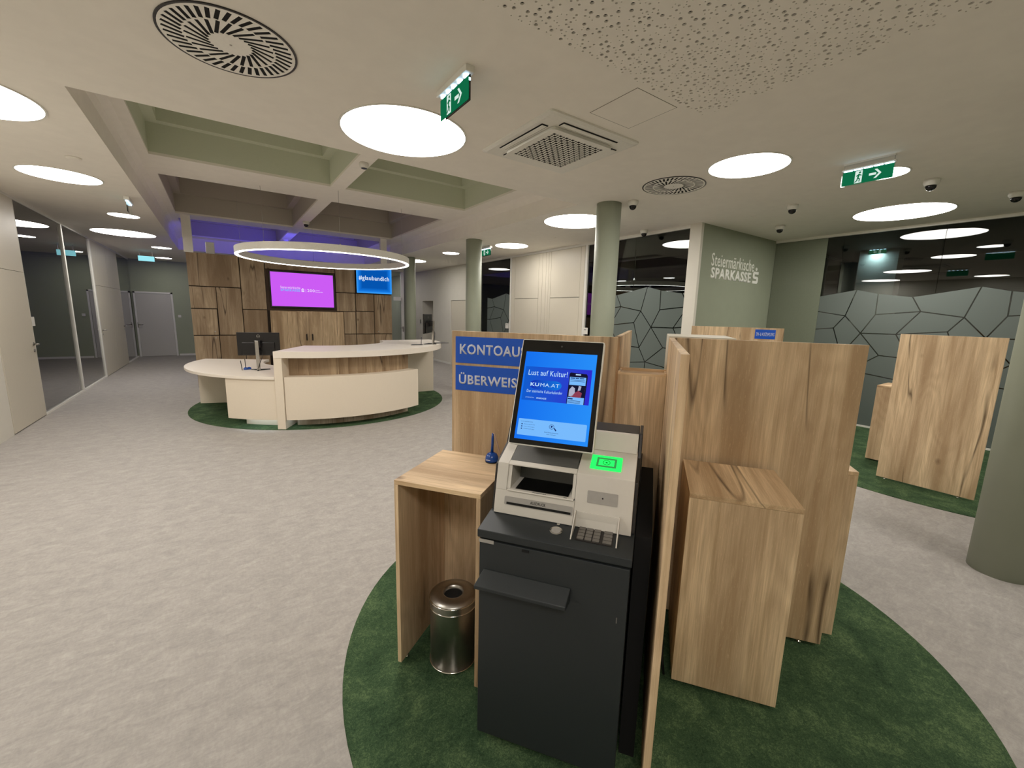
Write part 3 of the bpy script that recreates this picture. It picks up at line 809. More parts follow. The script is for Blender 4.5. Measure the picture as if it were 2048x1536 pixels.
# monitors
def monitor(bx, by, z0, ang, zc, label, logo=True, wd=.56):
    """ang: direction (world) the BACK of the screen faces"""
    F = Frame((bx, by), ang+pi/2)      # local -y = back side direction
    m = thing('monitor', label, 'monitor', (0, 0, z0), F)
    b = MB()
    for pz in ((-.115, .10), (.115, .10), (0, -.09)):
        b.tube([(0, 0, z0+.008), (pz[0]*.6, pz[1]*.6, z0+.007), (pz[0], pz[1]+.02, z0+.005)], [.012, .008, .006])
    b.prism([(-.13, .09), (.13, .09), (.10, .14), (-.10, .14)], z0+.001, z0+.007)
    part('base', b, M_DGREY, m)
    part('stand', MB().loft([[(-.024, -.02, z0+.008), (.024, -.02, z0+.008), (.02, .01, z0+.008), (-.02, .01, z0+.008)], [(-.024, -.035, zc+.05), (.024, -.035, zc+.05), (.02, -.005, zc+.05), (-.02, -.005, zc+.05)]]), M_STEEL, m, bevel=.003)
    s = part('screen_body', MB().box(-wd/2, wd/2, .075, .10, zc-.175, zc+.165), M_TVF, m, bevel=.004)
    part('back_cover', MB().box(-wd*.38, wd*.38, .055, .076, zc-.165, zc+.02), M_TVF, m, bevel=.006)
    part('mount', MB().box(-.04, .04, -.01, .056, zc-.05, zc+.05), M_TVF, m, bevel=.004)
    if logo:
        Mb = plane((0, .0745, zc+.11), (1, 0, 0), (0, 0, 1))
        lgm = MB()
        for i in range(24):
            a0, a1 = 2*pi*i/24, 2*pi*(i+1)/24
            lgm.prism_m([(.020*cos(a0), .020*sin(a0)), (.023*cos(a0), .023*sin(a0)), (.023*cos(a1), .023*sin(a1)), (.020*cos(a1), .020*sin(a1))], Mb, 0, .001)
        part('emblem', lgm, M_STEEL, m)
        part('emblem', text_mb('DELL', -.016, -.006, .032, .012, Mb, .001, .02), M_STEEL, m)
    cbm = MB().tube([(.05, .0, zc-.09), (.07, -.03, zc-.17), (.03, -.035, z0+.12), (.01, -.03, z0+.05), (.02, .02, z0+.012)], .0035, 6)
    cbm.tube([(.03, .0, zc-.09), (.05, -.03, zc-.19), (.02, -.03, z0+.1), (-.01, -.03, z0+.02)], .003, 6)
    part('cable', cbm, M_TVF, m)
    return m
monitor(.425, 7.17, .735, math.atan2(-.95, -.30), 1.125, 'black monitor seen from behind on the low left desk top')
monitor(3.13, 7.03, 1.08, math.atan2(-.61, .79), 1.45, 'black monitor seen nearly edge-on at right end of counter')
# pens and holders on the desk
ph = thing('pen_holder', 'small blue pen holders with two upright pens by left monitor', 'pen holder', (.27, 7.29, .735))
part('base', MB().lathe((.265, 7.33), [(.028, .735), (.03, .75), (.02, .768), (.006, .772)], 20).lathe((.31, 7.36), [(.028, .735), (.03, .75), (.02, .768), (.006, .772)], 20), M_PEN, ph)
part('pen', MB().tube([(.265, 7.33, .765), (.262, 7.33, .90)], .005, 8), M_DGREY, ph)
part('pen', MB().tube([(.218, 7.275, .737), (.205, 7.275, .88)], .005, 8), M_DGREY, ph)
ph = thing('card_terminal', 'flat black plate with one upright pen on the high counter', 'pen holder', (2.80, 6.93, 1.08))
part('base', MB().prism([(2.67, 6.90), (2.86, 6.88), (2.92, 6.95), (2.74, 7.0)], 1.081, 1.09), M_TVF, ph, bevel=.002)
part('pen', MB().tube([(2.885, 6.965, 1.088), (2.893, 6.965, 1.215)], .005, 8), M_TVF, ph)
hd = MB(); hd.tube([(3.30, 6.97, 1.084), (3.42, 7.06, 1.084), (3.50, 7.15, 1.084)], .004)
hd.box(3.36, 3.50, 7.05, 7.13, 1.081, 1.084)
single('keyboard_tray', MB().box(3.26, 3.52, 7.16, 7.34, 1.081, 1.09), M_TVF, 'thin black tray at the far right edge of the counter', 'tray', (3.4, 7.25, 1.08), bevel=.002)

# ring pendant
rg = thing('ring_pendant_lamp', 'large glowing white ring lamp hanging above the reception desk', 'lamp', (1.67, 8.23, 2.5))
RC = (1.67, 8.23)
part('housing', MB().sector(RC, 1.345, 1.405, 0, 2*pi, 2.507, 2.612, 120), M_RINGB, rg)
part('led_diffuser', MB().sector(RC, 1.352, 1.399, 0, 2*pi, 2.498, 2.5065, 120), M_RING, rg)
for a_ in (220, 266, 318, 90, 20, 160):
    a = A(a_); x, y = RC[0]+1.375*cos(a), RC[1]+1.375*sin(a)
    inc = any(p[0] < x < p[1] and q[0] < y < q[1] for p in cols_ for q in rows)
    part('suspension_wire', MB().tube([(x, y, 2.612), (x, y, Z4 if inc and not (p_ := False) else Z2)], .0022, 5), M_STEEL, rg)
    part('wire_fixing', MB().lathe((x, y), [(.01, 2.612), (.01, 2.632)], 8), M_STEEL, rg)

# ------------------------------------------------------------------ ceiling fixtures
def ceiling_light(cx, cy, r, label, group='round recessed ceiling lights'):
    t = thing('ceiling_light', label, 'light', (cx, cy, ZC), group=group)
    part('rim', MB().sector((cx, cy), r, r+.014, 0, 2*pi, ZC-.006, ZC+.001, 64), M_TRIM, t)
    part('diffuser', MB().lathe((cx, cy), [(r, ZC-.001), (r-.003, ZC-.004), (r*.6, ZC-.0045)], 64, smooth=False), M_LAMP, t)
    return t
for cx, cy, r, lab in [
    (-1.456, 4.792, .49, 'large round ceiling light cut by the left picture edge'),
    (-1.356, 7.055, .34, 'round ceiling light second from the near left corner'),
    (-1.152, 9.425, .195, 'small round ceiling light below the far left exit sign'),
    (-1.458, 11.708, .49, 'large far round ceiling light above the left glass bays'),
    (-1.063, 13.894, .195, 'small far ceiling light before the green end wall'),
    (-1.263, 16.79, .195, 'farthest small ceiling light beside the hallway exit sign'),
    (1.343, 3.529, .485, 'large bright round ceiling light between diffuser and cassette unit'),
    (4.158, 2.201, .335, 'round ceiling light right of the smaller swirl diffuser'),
    (7.314, 1.821, .49, 'large round ceiling light nearest the right glass front'),
    (4.583, 4.958, .49, 'round ceiling light partly hidden by the column behind kiosk'),
    (5.148, 7.518, .34, 'round ceiling light above the cream double doors'),
    (4.705, 9.463, .195, 'small round ceiling light between the two slimmer columns'),
    (4.62, 11.63, .34, 'round ceiling light touching the farthest green column'),
    (5.325, 1.519, .195, 'small round ceiling light behind the right exit sign'),
    (4.9, 16.6, .195, 'added far ceiling light beyond the glazed partition'),  # extra lamp, added to brighten the green wall behind the pane
    (4.75, 15.0, .195, 'tiny far ceiling light right of the blue lightbox'),
    (-1.3, 2.3, .34, 'added unseen round ceiling light above the left side'),  # from here to the list end: unseen lamps added to light the room
    (-.6, -.9, .49, 'added large round ceiling light unseen behind the camera'),
    (3.6, -1.6, .49, 'added unseen round ceiling light behind the near right column'),
    (6.6, -1.3, .34, 'added unseen round ceiling light near the right glass')]:
    ceiling_light(cx, cy, r, lab)

def swirl(cx, cy, label, rot=0.0, R=.325):
    t = thing('air_diffuser', label, 'air vent', (cx, cy, ZC))
    holes = []
    def slot(r0, r1, a, tw, w0):
        p0 = Vector((cx+r0*cos(a), cy+r0*sin(a))); p1 = Vector((cx+r1*cos(a+tw), cy+r1*sin(a+tw)))
        d = (p1-p0).normalized(); n = Vector((-d.y, d.x))*w0/2
        holes.append([tuple(p0+n), tuple(p0-n), tuple(p1-n), tuple(p1+n)])
    for i in range(40): slot(.215, .298, rot+2*pi*i/40, .12, .0205)
    for i in range(24): slot(.100, .205, rot+2*pi*(i+.3)/24, .42, .0185)
    pb_ = perforated(circle(cx, cy, R-.012, 72), holes, ZC-.006, ZC-.0045)
    part('slotted_plate', pb_, M_PLATE, t)
    part('dark_backing', MB().lathe((cx, cy), [(R-.004, ZC-.0035), (R-.004, ZC-.001)], 72, smooth=False), M_BLACK, t)
    part('rim', MB().sector((cx, cy), R-.010, R, 0, 2*pi, ZC-.006, ZC+.0, 72), M_TVF, t)
    part('centre_screw', MB().lathe((cx, cy), [(.006, ZC-.008), (.006, ZC-.0065)], 8), M_STEEL, t)
swirl(.16, 2.996, 'large white swirl air diffuser with dark slots at top left')
swirl(4.157, 2.989, 'smaller looking swirl air diffuser beside the kiosk column')

ac = thing('ceiling_cassette', 'square white ceiling air conditioning cassette with mesh grille', 'air conditioner', (2.475, 2.95, ZC))
x0, x1, y0, y1 = 2.0, 2.945, 2.47, 3.43
part('frame', MB().loft([[(x, y, ZC) for x, y in rrect(x0, x1, y0, y1, .03)], [(x, y, ZC-.012) for x, y in rrect(x0, x1, y0, y1, .03)], [(x, y, ZC-.02) for x, y in rrect(x0+.03, x1-.03, y0+.03, y1-.03, .03)]]), M_TRIM, ac)
cx, cy = (x0+x1)/2, (y0+y1)/2
for k in range(4):
    R_ = Matrix.Translation((cx, cy, 0)) @ Matrix.Rotation(k*pi/2, 4, 'Z')
    part('air_slot', MB().box(-.29, .29, .345, .405, ZC-.0245, ZC-.0205).apply(R_), M_BLACK, ac)
    part('louvre', MB().box(-.285, .285, .355, .398, ZC-.030, ZC-.026).apply(R_), M_TRIM, ac, bevel=.002)
holes = []
g = .27
n_ = 17; st = 2*g/n_
for i in range(n_):
    for j in range(n_):
        x = cx-g+st*(i+.5); y = cy-g+st*(j+.5)
        if (i+j) % 2 == 0: holes.append([(x-.43*st, y-.43*st), (x+.43*st, y-.43*st), (x+.43*st, y+.43*st), (x-.43*st, y+.43*st)])
        else: holes.append([(x-.4*st, y), (x, y-.4*st), (x+.4*st, y), (x, y+.4*st)])
part('intake_panel', perforated(rrect(cx-.325, cx+.325, cy-.325, cy+.325, .04), holes, ZC-.046, ZC-.0445), M_TRIM, ac)
part('panel_edge', MB().loft([[(x, y, ZC-.021) for x, y in rrect(cx-.32, cx+.32, cy-.32, cy+.32, .04)], [(x, y, ZC-.045) for x, y in rrect(cx-.325, cx+.325, cy-.325, cy+.325, .04)]], cap=False), M_TRIM, ac)
part('dark_backing', MB().box(cx-.3, cx+.3, cy-.3, cy+.3, ZC-.0440, ZC-.036), M_BLACK, ac)

def dome(cx, cy, label, z=ZC, r=.062):
    t = thing('dome_camera', label, 'camera', (cx, cy, z))
    part('housing', MB().lathe((cx, cy), [(r, z), (r*1.02, z-.03), (r*.8, z-.055), (r*.72, z-.058)], 28), M_TRIM, t)
    part('dark_dome', MB().lathe((cx, cy), [(r*.70, z-.056), (r*.68, z-.075), (r*.5, z-.095), (r*.2, z-.105), (.002, z-.106)], 24), M_DOME, t)
for cx, cy, lab in [(4.31, 3.66, 'dome camera on the ceiling just right of the kiosk column'), (5.83, 4.68, 'small dome camera above the glass behind the kiosk column'),
    (5.93, 2.53, 'upper of two dome cameras right of the lettered wall'), (7.06, 3.15, 'lower of two dome cameras right of the lettered wall'),
    (5.90, 1.28, 'dome camera right of the green exit sign'), (7.08, .84, 'dome camera at the far right ceiling edge')]:
    dome(cx, cy, lab)
dome(1.568, 9.62, 'dome camera on the coffer cross beam above the ring lamp', Z2)
dome(1.536, 12.42, 'farthest dome camera on the beam lit blue', Z2)
sd = thing('smoke_detector', 'white smoke detector on the coffer cross beam', 'smoke detector', (1.55, 5.42, Z2))
part('housing', MB().lathe((1.55, 5.42), [(.05, Z2), (.055, Z2-.02), (.05, Z2-.045), (.035, Z2-.06)], 28), M_TRIM, sd)
part('sensor_band', MB().lathe((1.55, 5.42), [(.036, Z2-.0605), (.030, Z2-.064)], 20), M_DGREY, sd)
single('ceiling_speaker', MB().lathe((-1.07, 6.13), [(.06, ZC), (.058, ZC-.012), (.04, ZC-.016)], 28), M_CEIL, 'flat round white cover on the ceiling above the left lights', 'speaker', (-1.07, 6.13, ZC))
for x, y, lab in ((6.15, 3.1, 'tiny sprinkler cap left of the paired dome cameras'), (5.2, 6.2, 'tiny sprinkler cap near the cream doors')):
    single('sprinkler_cap', MB().lathe((x, y), [(.03, ZC), (.028, ZC-.008)], 16), M_CEIL, lab, 'sprinkler', (x, y, ZC))

def exit_sign(origin, right, label, z1=3.0, z0=2.885, wd=.36, box=True, drop=None, flip=False):
    """plate in the plane (right, up) with origin at its left end"""
    t = thing('exit_sign', label, 'exit sign', (origin[0], origin[1], ZC))
    P = plane((origin[0], origin[1], 0), right, (0, 0, 1))
    if box: part('housing', MB().prism_m(rect(-.01, wd+.01, z1+.018, ZC), P, -.03, .03), M_TRIM, t, bevel=.003)
    else:
        part('housing', MB().prism_m(rect(-.01, wd+.01, z1+.010, z1+.022), P, -.012, .012).prism_m(rect(0, wd, ZC-.012, ZC), P, -.02, .02), M_TRIM, t)
        for x in (.004, wd-.004): part('hanger', MB().prism_m(rect(x-.002, x+.002, z1+.02, ZC), P, -.002, .002), M_STEEL, t)
    for i in range(5):
        xx = wd*(i+.5)/5
        part('led', MB().prism_m(rect(xx-.03 if not box else xx-.015, xx+.03 if not box else xx+.015, z1+.004, z1+.010 if not box else z1+.017), P, -.009, .0145), M_EXLED, t)
    part('acrylic_plate', MB().prism_m(rect(-.008, wd+.008, z0-.008, z1+.004), P, -.004, .0035), M_CLEAR, t)
    part('green_plate', MB().prism_m(rect(0, wd, z0, z1), P, .004, .006), M_EXG, t)
    hgt = z1-z0; s = hgt
    def X(v): return (wd-v) if flip else v
    wh = MB()
    def pg(p):
        q = [(X(wd/2+a*s), z0+b*s) for a, b in p]
        wh.prism_m(q, P, .0062, .0075)
    pg([(-.75, .06), (-.30, .06), (-.30, .94), (-.75, .94)])                        # door
    pg([(.12, .42), (.55, .42), (.55, .58), (.12, .58)])                            # arrow shaft
    pg([(.42, .82), (.58, .82), (.86, .5), (.70, .5)]); pg([(.42, .18), (.58, .18), (.86, .5), (.70, .5)])
    part('pictogram', wh, M_EXW, t)
    gm = MB()
    def pg2(p): gm.prism_m([(X(wd/2+a*s), z0+b*s) for a, b in p], P, .0077, .0085)
    pg2([(-.46+.07*cos(i*pi/5), .80+.07*sin(i*pi/5)) for i in range(10)])
    pg2([(-.56, .70), (-.44, .70), (-.50, .40), (-.60, .42)])
    pg2([(-.47, .68), (-.33, .60), (-.34, .54), (-.48, .60)]); pg2([(-.55, .68), (-.68, .58), (-.64, .52), (-.54, .60)])
    pg2([(-.52, .44), (-.40, .34), (-.42, .14), (-.48, .14), (-.47, .30), (-.58, .40)]); pg2([(-.60, .44), (-.62, .26), (-.74, .16), (-.70, .10), (-.56, .22), (-.52, .42)])
    part('pictogram', gm, M_EXG, t)
    return t
exit_sign((1.30, 2.755), (0, -1, 0), 'green exit sign hanging above the brightest ceiling light', 3.015, 2.89, .38)
exit_sign((4.80, 1.655), (0, -1, 0), 'green exit sign with right arrow near the right wall', 2.998, 2.882, .36, box=False)
exit_sign((-.90, 8.10), (0, -1, 0), 'exit sign seen obliquely above the left hallway', 3.0, 2.88, .36)
exit_sign((4.80, 8.15), (0, -1, 0), 'green exit sign half hidden by the slimmer column', 3.0, 2.88, .36)
exit_sign((10.40, 2.98), (0, -1, 0), 'exit sign on the pier in the dark room behind glass', 3.03, 2.96, .26, flip=True)
xs_ = thing('exit_sign', 'bright cyan lit sign hanging at the end of the hallway', 'exit sign', (-1.5, 15, 2.8))
part('light_panel', MB().box(-1.65, -1.32, 14.98, 15.0, 2.80, 2.93), emit('cyan_lit_panel', (150, 225, 235), 1.1), xs_)
part('hanger', MB().box(-1.62, -1.61, 14.985, 14.995, 2.93, ZC).box(-1.36, -1.35, 14.985, 14.995, 2.93, ZC), M_STEEL, xs_)
pl = bpy.data.lights.new('exit_glow', 'AREA'); pl.size = .2; pl.energy = 3.0; pl.color = (.6, .85, 1)
po = bpy.data.objects.new('exit_glow', pl); COL.objects.link(po); po.location = (10.33, 2.85, 2.94); po.rotation_euler = (0, radians(-35), 0)

# ------------------------------------------------------------------ kiosk island (frame KF: u right, v away, z up)
PT = 1.552
def screen_panel(name, u0, u1, v0, v1, label, feet=(), top=PT):
    t = thing(name, label, 'screen', ((u0+u1)/2, (v0+v1)/2, 0), KF)
    part('board', MB().box(u0, u1, v0, v1, .022, top), M_WOOD, t, bevel=.0012)
    for fu, fv in feet:
        part('foot', MB().lathe((fu, fv), [(.012, .0062), (.012, .010), (.006, .012), (.006, .023)], 12), M_CHROME, t)
    return t
sp = screen_panel('sign_screen', -.527, .370, .820, .845, 'tall oak screen with two blue signs behind the kiosk', ((-.45, .832), (.30, .832)))
Mp = plane((0, .820, 0), (1, 0, 0), (0, 0, 1))
def foil_sign(z0, z1, s, tw, label, tx=-.475, u1=.30):
    t = thing('sign', label, 'sign', (-.1, .82, z0), KF)
    part('foil', MB().prism_m(rect(-.504, u1, z0, z1), Mp, 0.0003, .003), M_BLUE, t, bevel=.0008)
    return t
t = foil_sign(1.376, 1.522, 'a', 1, 'upper blue sign starting KONTOAU on the oak screen')
part('lettering', text_mb('KONTOAUSZUG', -.477, 1.425, .530, .057, Mp, .0008, .045, d0=.0031), M_LETW, t)
t = foil_sign(1.222, 1.362, 'b', 1, 'lower blue sign starting ÜBERWEIS on the oak screen')
part('lettering', text_mb('ÜBERWEISUNG', -.482, 1.257, .505, .066, Mp, .0008, .045, d0=.0031), M_LETW, t)
screen_panel('far_screen', .352, .377, .90, 2.03, 'oak screen seen edge-on beyond the service column', ((.365, 1.0), (.365, 1.95)))
dv = screen_panel('divider_screen', .612, .636, -.035, 1.018, 'tall oak divider seen nearly edge-on right of the kiosk', ((.624, .02), (.624, .95)))
screen_panel('wide_screen', .636, 1.462, 1.020, 1.045, 'wide tall oak screen behind the front pedestal', ((.75, 1.032), (1.372, 1.032)))
sv = thing('service_column', 'oak service column with framed lid between screen and divider', 'column', (.465, .95, 0), KF)
part('body', MB().box(.379, .611, .862, 1.015, .02, 1.365), M_WOOD, sv, bevel=.001)
part('lid', MB().box(.390, .600, .868, 1.003, 1.365, 1.372), M_WOODH, sv)
part('rim', MB().box(.379, .611, .862, .868, 1.365, 1.376).box(.379, .611, 1.003, 1.015, 1.365, 1.385).box(.379, .390, .868, 1.003, 1.365, 1.380).box(.600, .611, .868, 1.003, 1.365, 1.380), M_WOODH, sv)
def table(u0, u1, v0, v1, label, name='side_table'):
    t = thing(name, label, 'table', ((u0+u1)/2, (v0+v1)/2, 0), KF)
    part('table_top', MB().box(u0, u1, v0, v1, .905, .925), M_WOODH, t, bevel=.0012)
    part('side_panel', MB().box(u0, u0+.019, v0, v1, .022, .9045), M_WOOD, t, bevel=.001)
    part('side_panel', MB().box(u1-.019, u1, v0, v1, .022, .9045), M_WOOD, t, bevel=.001)
    part('back_panel', MB().box(u0+.02, u1-.02, v1-.02, v1-.002, .022, .9045), M_WOOD, t, bevel=.001)
    for fu in (u0+.01, u1-.01):
        for fv in (v0+.06, v1-.06): part('foot', MB().lathe((fu, fv), [(.012, .0062), (.012, .010), (.006, .012), (.006, .023)], 12), M_CHROME, t)
    return t
table(-.4885, -.079, .188, .636, 'open oak side table left of the kiosk with steel bin below')
def pedestal(u0, u1, v0, v1, label, z=.925, fr=KF):
    t = thing('pedestal', label, 'pedestal', ((u0+u1)/2, (v0+v1)/2, 0), fr)
    part('pedestal_top', MB().box(u0, u1, v0, v1, z-.020, z), M_WOODD, t, bevel=.0012)
    part('front_panel', MB().box(u0, u1, v0, v0+.019, .022, z-.0208), M_WOOD, t, bevel=.001)
    part('side_panel', MB().box(u0, u0+.019, v0+.0195, v1, .022, z-.0208), M_WOOD, t, bevel=.001)
    part('side_panel', MB().box(u1-.019, u1, v0+.0195, v1, .022, z-.0208), M_WOOD, t, bevel=.001)
    for fu in (u0+.04, u1-.06):
        part('foot', MB().lathe((fu, v0+.03), [(.012, .0062), (.012, .010), (.006, .012), (.006, .023)], 12), M_CHROME, t)
    return t
pedestal(.731, 1.148, .535, .985, 'oak pedestal with closed front standing before the wide screen')
pedestal(1.13, 1.545, 1.12, 1.57, 'oak pedestal mostly hidden behind the wide screen')
single('white_cabinet', MB().box(.62, .978, 1.35, 1.75, .0065, 1.547), M_DOORW, 'white machine top just showing above the wide oak screen', 'machine', (.8, 1.5, 0), KF, bevel=.004)
cbl = MB().tube([(.70, .56, .0), (.69, .60, .05), (.675, .72, .35), (.66, .80, .45), (.67, .83, .40), (.66, .9, .52), (.655, 1.0, .55)], .005, 6)
single('power_cable', cbl.apply(Matrix.Translation((0, 0, .012))), M_TVF, 'thin dark cable hanging in the gap beside the divider', 'cable', (.69, .6, 0), KF)

# right group of screens
RF = Frame((5.745, .91), 0)
rp = thing('right_screen', 'tall oak screen partly hidden by the near right column', 'screen', (5.745, .91, 0))
part('board', MB().box(5.735, 5.760, .545, 1.272, .022, 1.55), M_WOOD, rp, bevel=.0012)
for y in (.65, 1.2): part('foot', MB().lathe((5.747, y), [(.012, .007), (.012, .012), (.006, .013), (.006, .023)], 12), M_CHROME, rp)
rb = thing('pedestal', 'oak pedestal behind the screen at the right glass', 'pedestal', (6.6, 1.3, 0))
part('pedestal_top', MB().box(6.40, 6.82, 1.02, 1.55, .905, .925), M_WOODH, rb, bevel=.0012)
part('front_panel', MB().box(6.40, 6.42, 1.02, 1.55, .022, .904), M_WOOD, rb, bevel=.001)
part('side_panel', MB().box(6.421, 6.82, 1.53, 1.55, .022, .904), M_WOOD, rb)
part('side_panel', MB().box(6.421, 6.82, 1.02, 1.04, .022, .904), M_WOOD, rb)
# cash machine screen behind
EF = Frame((5.488, 3.452), math.atan2(-.803, .596))
es = thing('cash_screen', 'far oak screen with small blue sign below the lettered wall', 'screen', (.6, 0, 0), EF)
part('board', MB().box(0, 1.137, 0, .025, .022, 1.552), M_WOOD, es, bevel=.001)
ms = thing('sign', 'small blue sign reading EIN- & AUSZAHLUNG on far screen', 'sign', (.9, 0, 1.4), EF)
Me = plane((0, 0, 0), (1, 0, 0), (0, 0, 1))
part('foil', MB().prism_m(rect(.797, 1.040, 1.405, 1.530), Me, .0003, .004), M_BLUE, ms)
part('lettering', text_mb('EIN- & AUSZAHLUNG', .812, 1.444, .215, .046, Me, .001, .02, d0=.0042), M_LETW, ms)

# ------------------------------------------------------------------ kiosk
kz = thing('bank_kiosk', 'dark grey self-service bank kiosk with tilted blue touch screen', 'kiosk', (.26, .0, 0), KF)
UW = .522
part('body', MB().box(.0, UW, .004, .46, .035, .857), M_DGREY, kz, bevel=.003)
part('rear_cabinet', MB().box(.385, .5285, .475, .855, .0065, .97).box(.529, .585, .13, .855, .0065, .90), M_BLACK, kz)
part('base_plinth', MB().box(.02, UW-.02, .03, .44, .0065, .035), M_BLACK, kz)
part('front_door', MB().box(.0, UW, -.006, .002, .045, .852), M_DGREY, kz, bevel=.002)
part('shelf', MB().side([(-.008, .862), (-.008, .890), (.115, .906), (.46, .906), (.46, .858), (-.002, .858)], -.008, UW+.005), M_DGREY, kz, bevel=.0025)
# console: left part carries the scanner recess
def prof(extra=0): return [(.108, .907), (.107, .915), (.150, 1.091), (.256, 1.132), (.285, 1.143), (.315, 1.208), (.47, 1.208), (.47, .907)]
part('side_cheek', MB().side([(.128, .907), (.165, 1.078), (.285, 1.130), (.335, 1.212), (.47, 1.212), (.47, .907)], -.006, .008), M_DGREY2, kz, bevel=.002)
part('side_cheek', MB().side([(.128, .907), (.165, 1.078), (.285, 1.130), (.335, 1.212), (.47, 1.212), (.47, .907)], UW-.008, UW+.004), M_DGREY2, kz, bevel=.002)
# front face of console built round the recess  (f: 0 at z .915, 1 at z 1.091)
def fv(z): return .107+(z-.915)*(.043/.176)
lf = MB()
lf.side([(.107, .907), (fv(.993), .993), (.42, .993), (.42, .907)], .009, .312)                 # under the recess
lf.side([(fv(.993), .993), (.150, 1.091), (.256, 1.132), (.285, 1.143), (.42, 1.143), (.42, .993)], .009, .052)   # left cheek
lf.side([(fv(1.086), 1.086), (.150, 1.091), (.170, 1.099), (.170, 1.090)], .052, .312)           # lip above
part('console_left', lf, M_KWHITE, kz, bevel=.0015)
part('console_right', MB().side([(.107, .907), (.150, 1.091), (.285, 1.143), (.42, 1.143), (.42, .907)], .3125, .514), M_KWHITE, kz, bevel=.002)
part('rear_hood', MB().side([(.288, 1.1435), (.315, 1.208), (.34, 1.208), (.34, 1.1435)], .345, .512), M_KWHITE, kz, bevel=.001)
part('rear_housing', MB().side([(.342, 1.12), (.342, 1.2085), (.47, 1.2085), (.47, .92), (.43, .92)], .02, .512), M_DGREY2, kz, bevel=.002)
part('smoked_cover', MB().side([(.172, 1.0985), (.290, 1.144), (.290, 1.140), (.172, 1.0945)], .053, .308), M_SMOKE, kz)
# recess
rc = MB(); rc.side([(.255, 1.0), (.275, 1.125), (.285, 1.125), (.265, 1.0)], .052, .312)
part('recess_back', rc, M_SMOKE, kz)
part('scanner_tray', MB().side([(fv(.993)-.006, .9945), (fv(.993)-.004, 1.000), (.40, 1.000), (.40, .9945)], .056, .308), M_KWHITE, kz, bevel=.001)
part('scanner_glass', MB().box(.085, .287, fv(.993)+.010, .25, 1.0002, 1.0022), M_GLOSSB, kz)
part('recess_cheek', MB().side([(fv(1.0)+.003, .999), (.155, 1.088), (.30, 1.088), (.30, .999)], .0525, .066), M_KWHITE, kz)
part('recess_cheek', MB().side([(fv(1.0)+.003, .999), (.155, 1.088), (.30, 1.088), (.30, .999)], .300, .311), M_KWHITE, kz)
upF = (0, .043, .176)
Mf = plane((0, .107, .915), (1, 0, 0), upF)           # front face plane, y measured along slope
L = hypot(.043, .176)/.176
fy = lambda z: (z-.915)*L
part('printer_plate', MB().prism_m(rrect(.049, .309, fy(.942), fy(.972), .004), Mf, .0003, .0012), M_KGREY, kz)
part('printer_slot', MB().prism_m(rect(.058, .302, fy(.944), fy(.952)), Mf, .0013, .0022), M_BLACK, kz)
part('lettering', text_mb('AUSDRUCK', .150, fy(.9565), .058, .010*L, Mf, .0006, .02, d0=.0013), M_LETB, kz)
Mtr = plane((0, fv(.993)-.0055, .9955), (1, 0, 0), (0, .9, .5))
part('lettering', text_mb('SCANNER', .155, .0008, .052, .0058, plane((0, fv(.993)-.0045, 1.0003), (1, 0, 0), (0, 1, 0)), .0005, .02), M_LETB, kz)
part('scanner_icon', MB().prism_m(rect(.272, .284, .001, .0055), plane((0, fv(.993)-.0045, 1.0003), (1, 0, 0), (0, 1, 0)), 0, .0005), M_LETB, kz)
part('card_plate', MB().prism_m(rrect(.356, .462, fy(.996), fy(1.038), .003), Mf, .0003, .001), M_KGREY, kz)
part('card_lens', MB().prism_m(circle(.410, fy(1.017), .0028, 12), Mf, .0012, .002), M_BLACK, kz)
Mn = plane((0, .150, 1.091), (1, 0, 0), (0, .106, .041))
part('nfc_pad', MB().prism_m(rrect(.352, .463, .034, .112, .004), Mn, .0004, .003), M_NFC, kz, bevel=.0008)
nf = MB()
for r_ in (rect(.372, .380, .047, .099), rect(.436, .444, .047, .099), rect(.380, .436, .047, .056), rect(.380, .436, .090, .099)): nf.prism_m(r_, Mn, .0031, .0036)
part('nfc_frame', nf, M_NFCD, kz)
nk = MB()
for i in range(20):
    a0, a1 = 2*pi*i/20, 2*pi*(i+1)/20
    nk.prism_m([(.408+.0115*cos(a0), .073+.0115*sin(a0)), (.408+.0135*cos(a0), .073+.0135*sin(a0)), (.408+.0135*cos(a1), .073+.0135*sin(a1)), (.408+.0115*cos(a1), .073+.0115*sin(a1))], Mn, .0031, .0036)
nk.prism_m([(.403, .073), (.411, .068), (.411, .078)], Mn, .0031, .0036)
part('nfc_symbol', nk, M_NFCK, kz)
# shelf fittings
Mh = plane((0, 0, .890), (1, 0, 0), (0, .123, .016))
part('camera_window', MB().prism_m(circle(.262, .066, .0225, 32), Mh, .0, .003), M_CHROME, kz)
part('camera_window', MB().prism_m(circle(.262, .066, .0165, 32), Mh, .003, .0036), M_KGREY, kz)
part('led_lens', MB().prism_m(circle(.262, .1045, .006, 20), Mh, .0, .003), M_CHROME, kz)
kp = part('keypad', MB().prism_m(rect(.333, .460, .036, .114), Mh, .0, .0025), M_DGREY2, kz)
for cxx in (.339, .3655, .392):
    for rw in range(4):
        part('key', MB().prism_m(rrect(cxx, cxx+.0225, .041+rw*.0178, .0565+rw*.0178, .0015, 2), Mh, .0025, .0065), M_KEY, kp)
for rw in range(4):
    part('key', MB().prism_m(rrect(.426, .455, .041+rw*.0178, .0565+rw*.0178, .0015, 2), Mh, .0025, .0065), M_KEY, kp)
gd = MB()
gd.side([(.112, .912), (.116, .962), (.120, .962), (.116, .912)], .322, .470)
for u_, u2_ in ((.318, .322), (.470, .474)):
    gd.side([(.116, .908), (.118, .966), (.108, .968), (.072, .935), (.028, .900), (.028, .8985)], u_, u2_)
part('keypad_guard', gd, M_KWHITE, kz, bevel=.001)
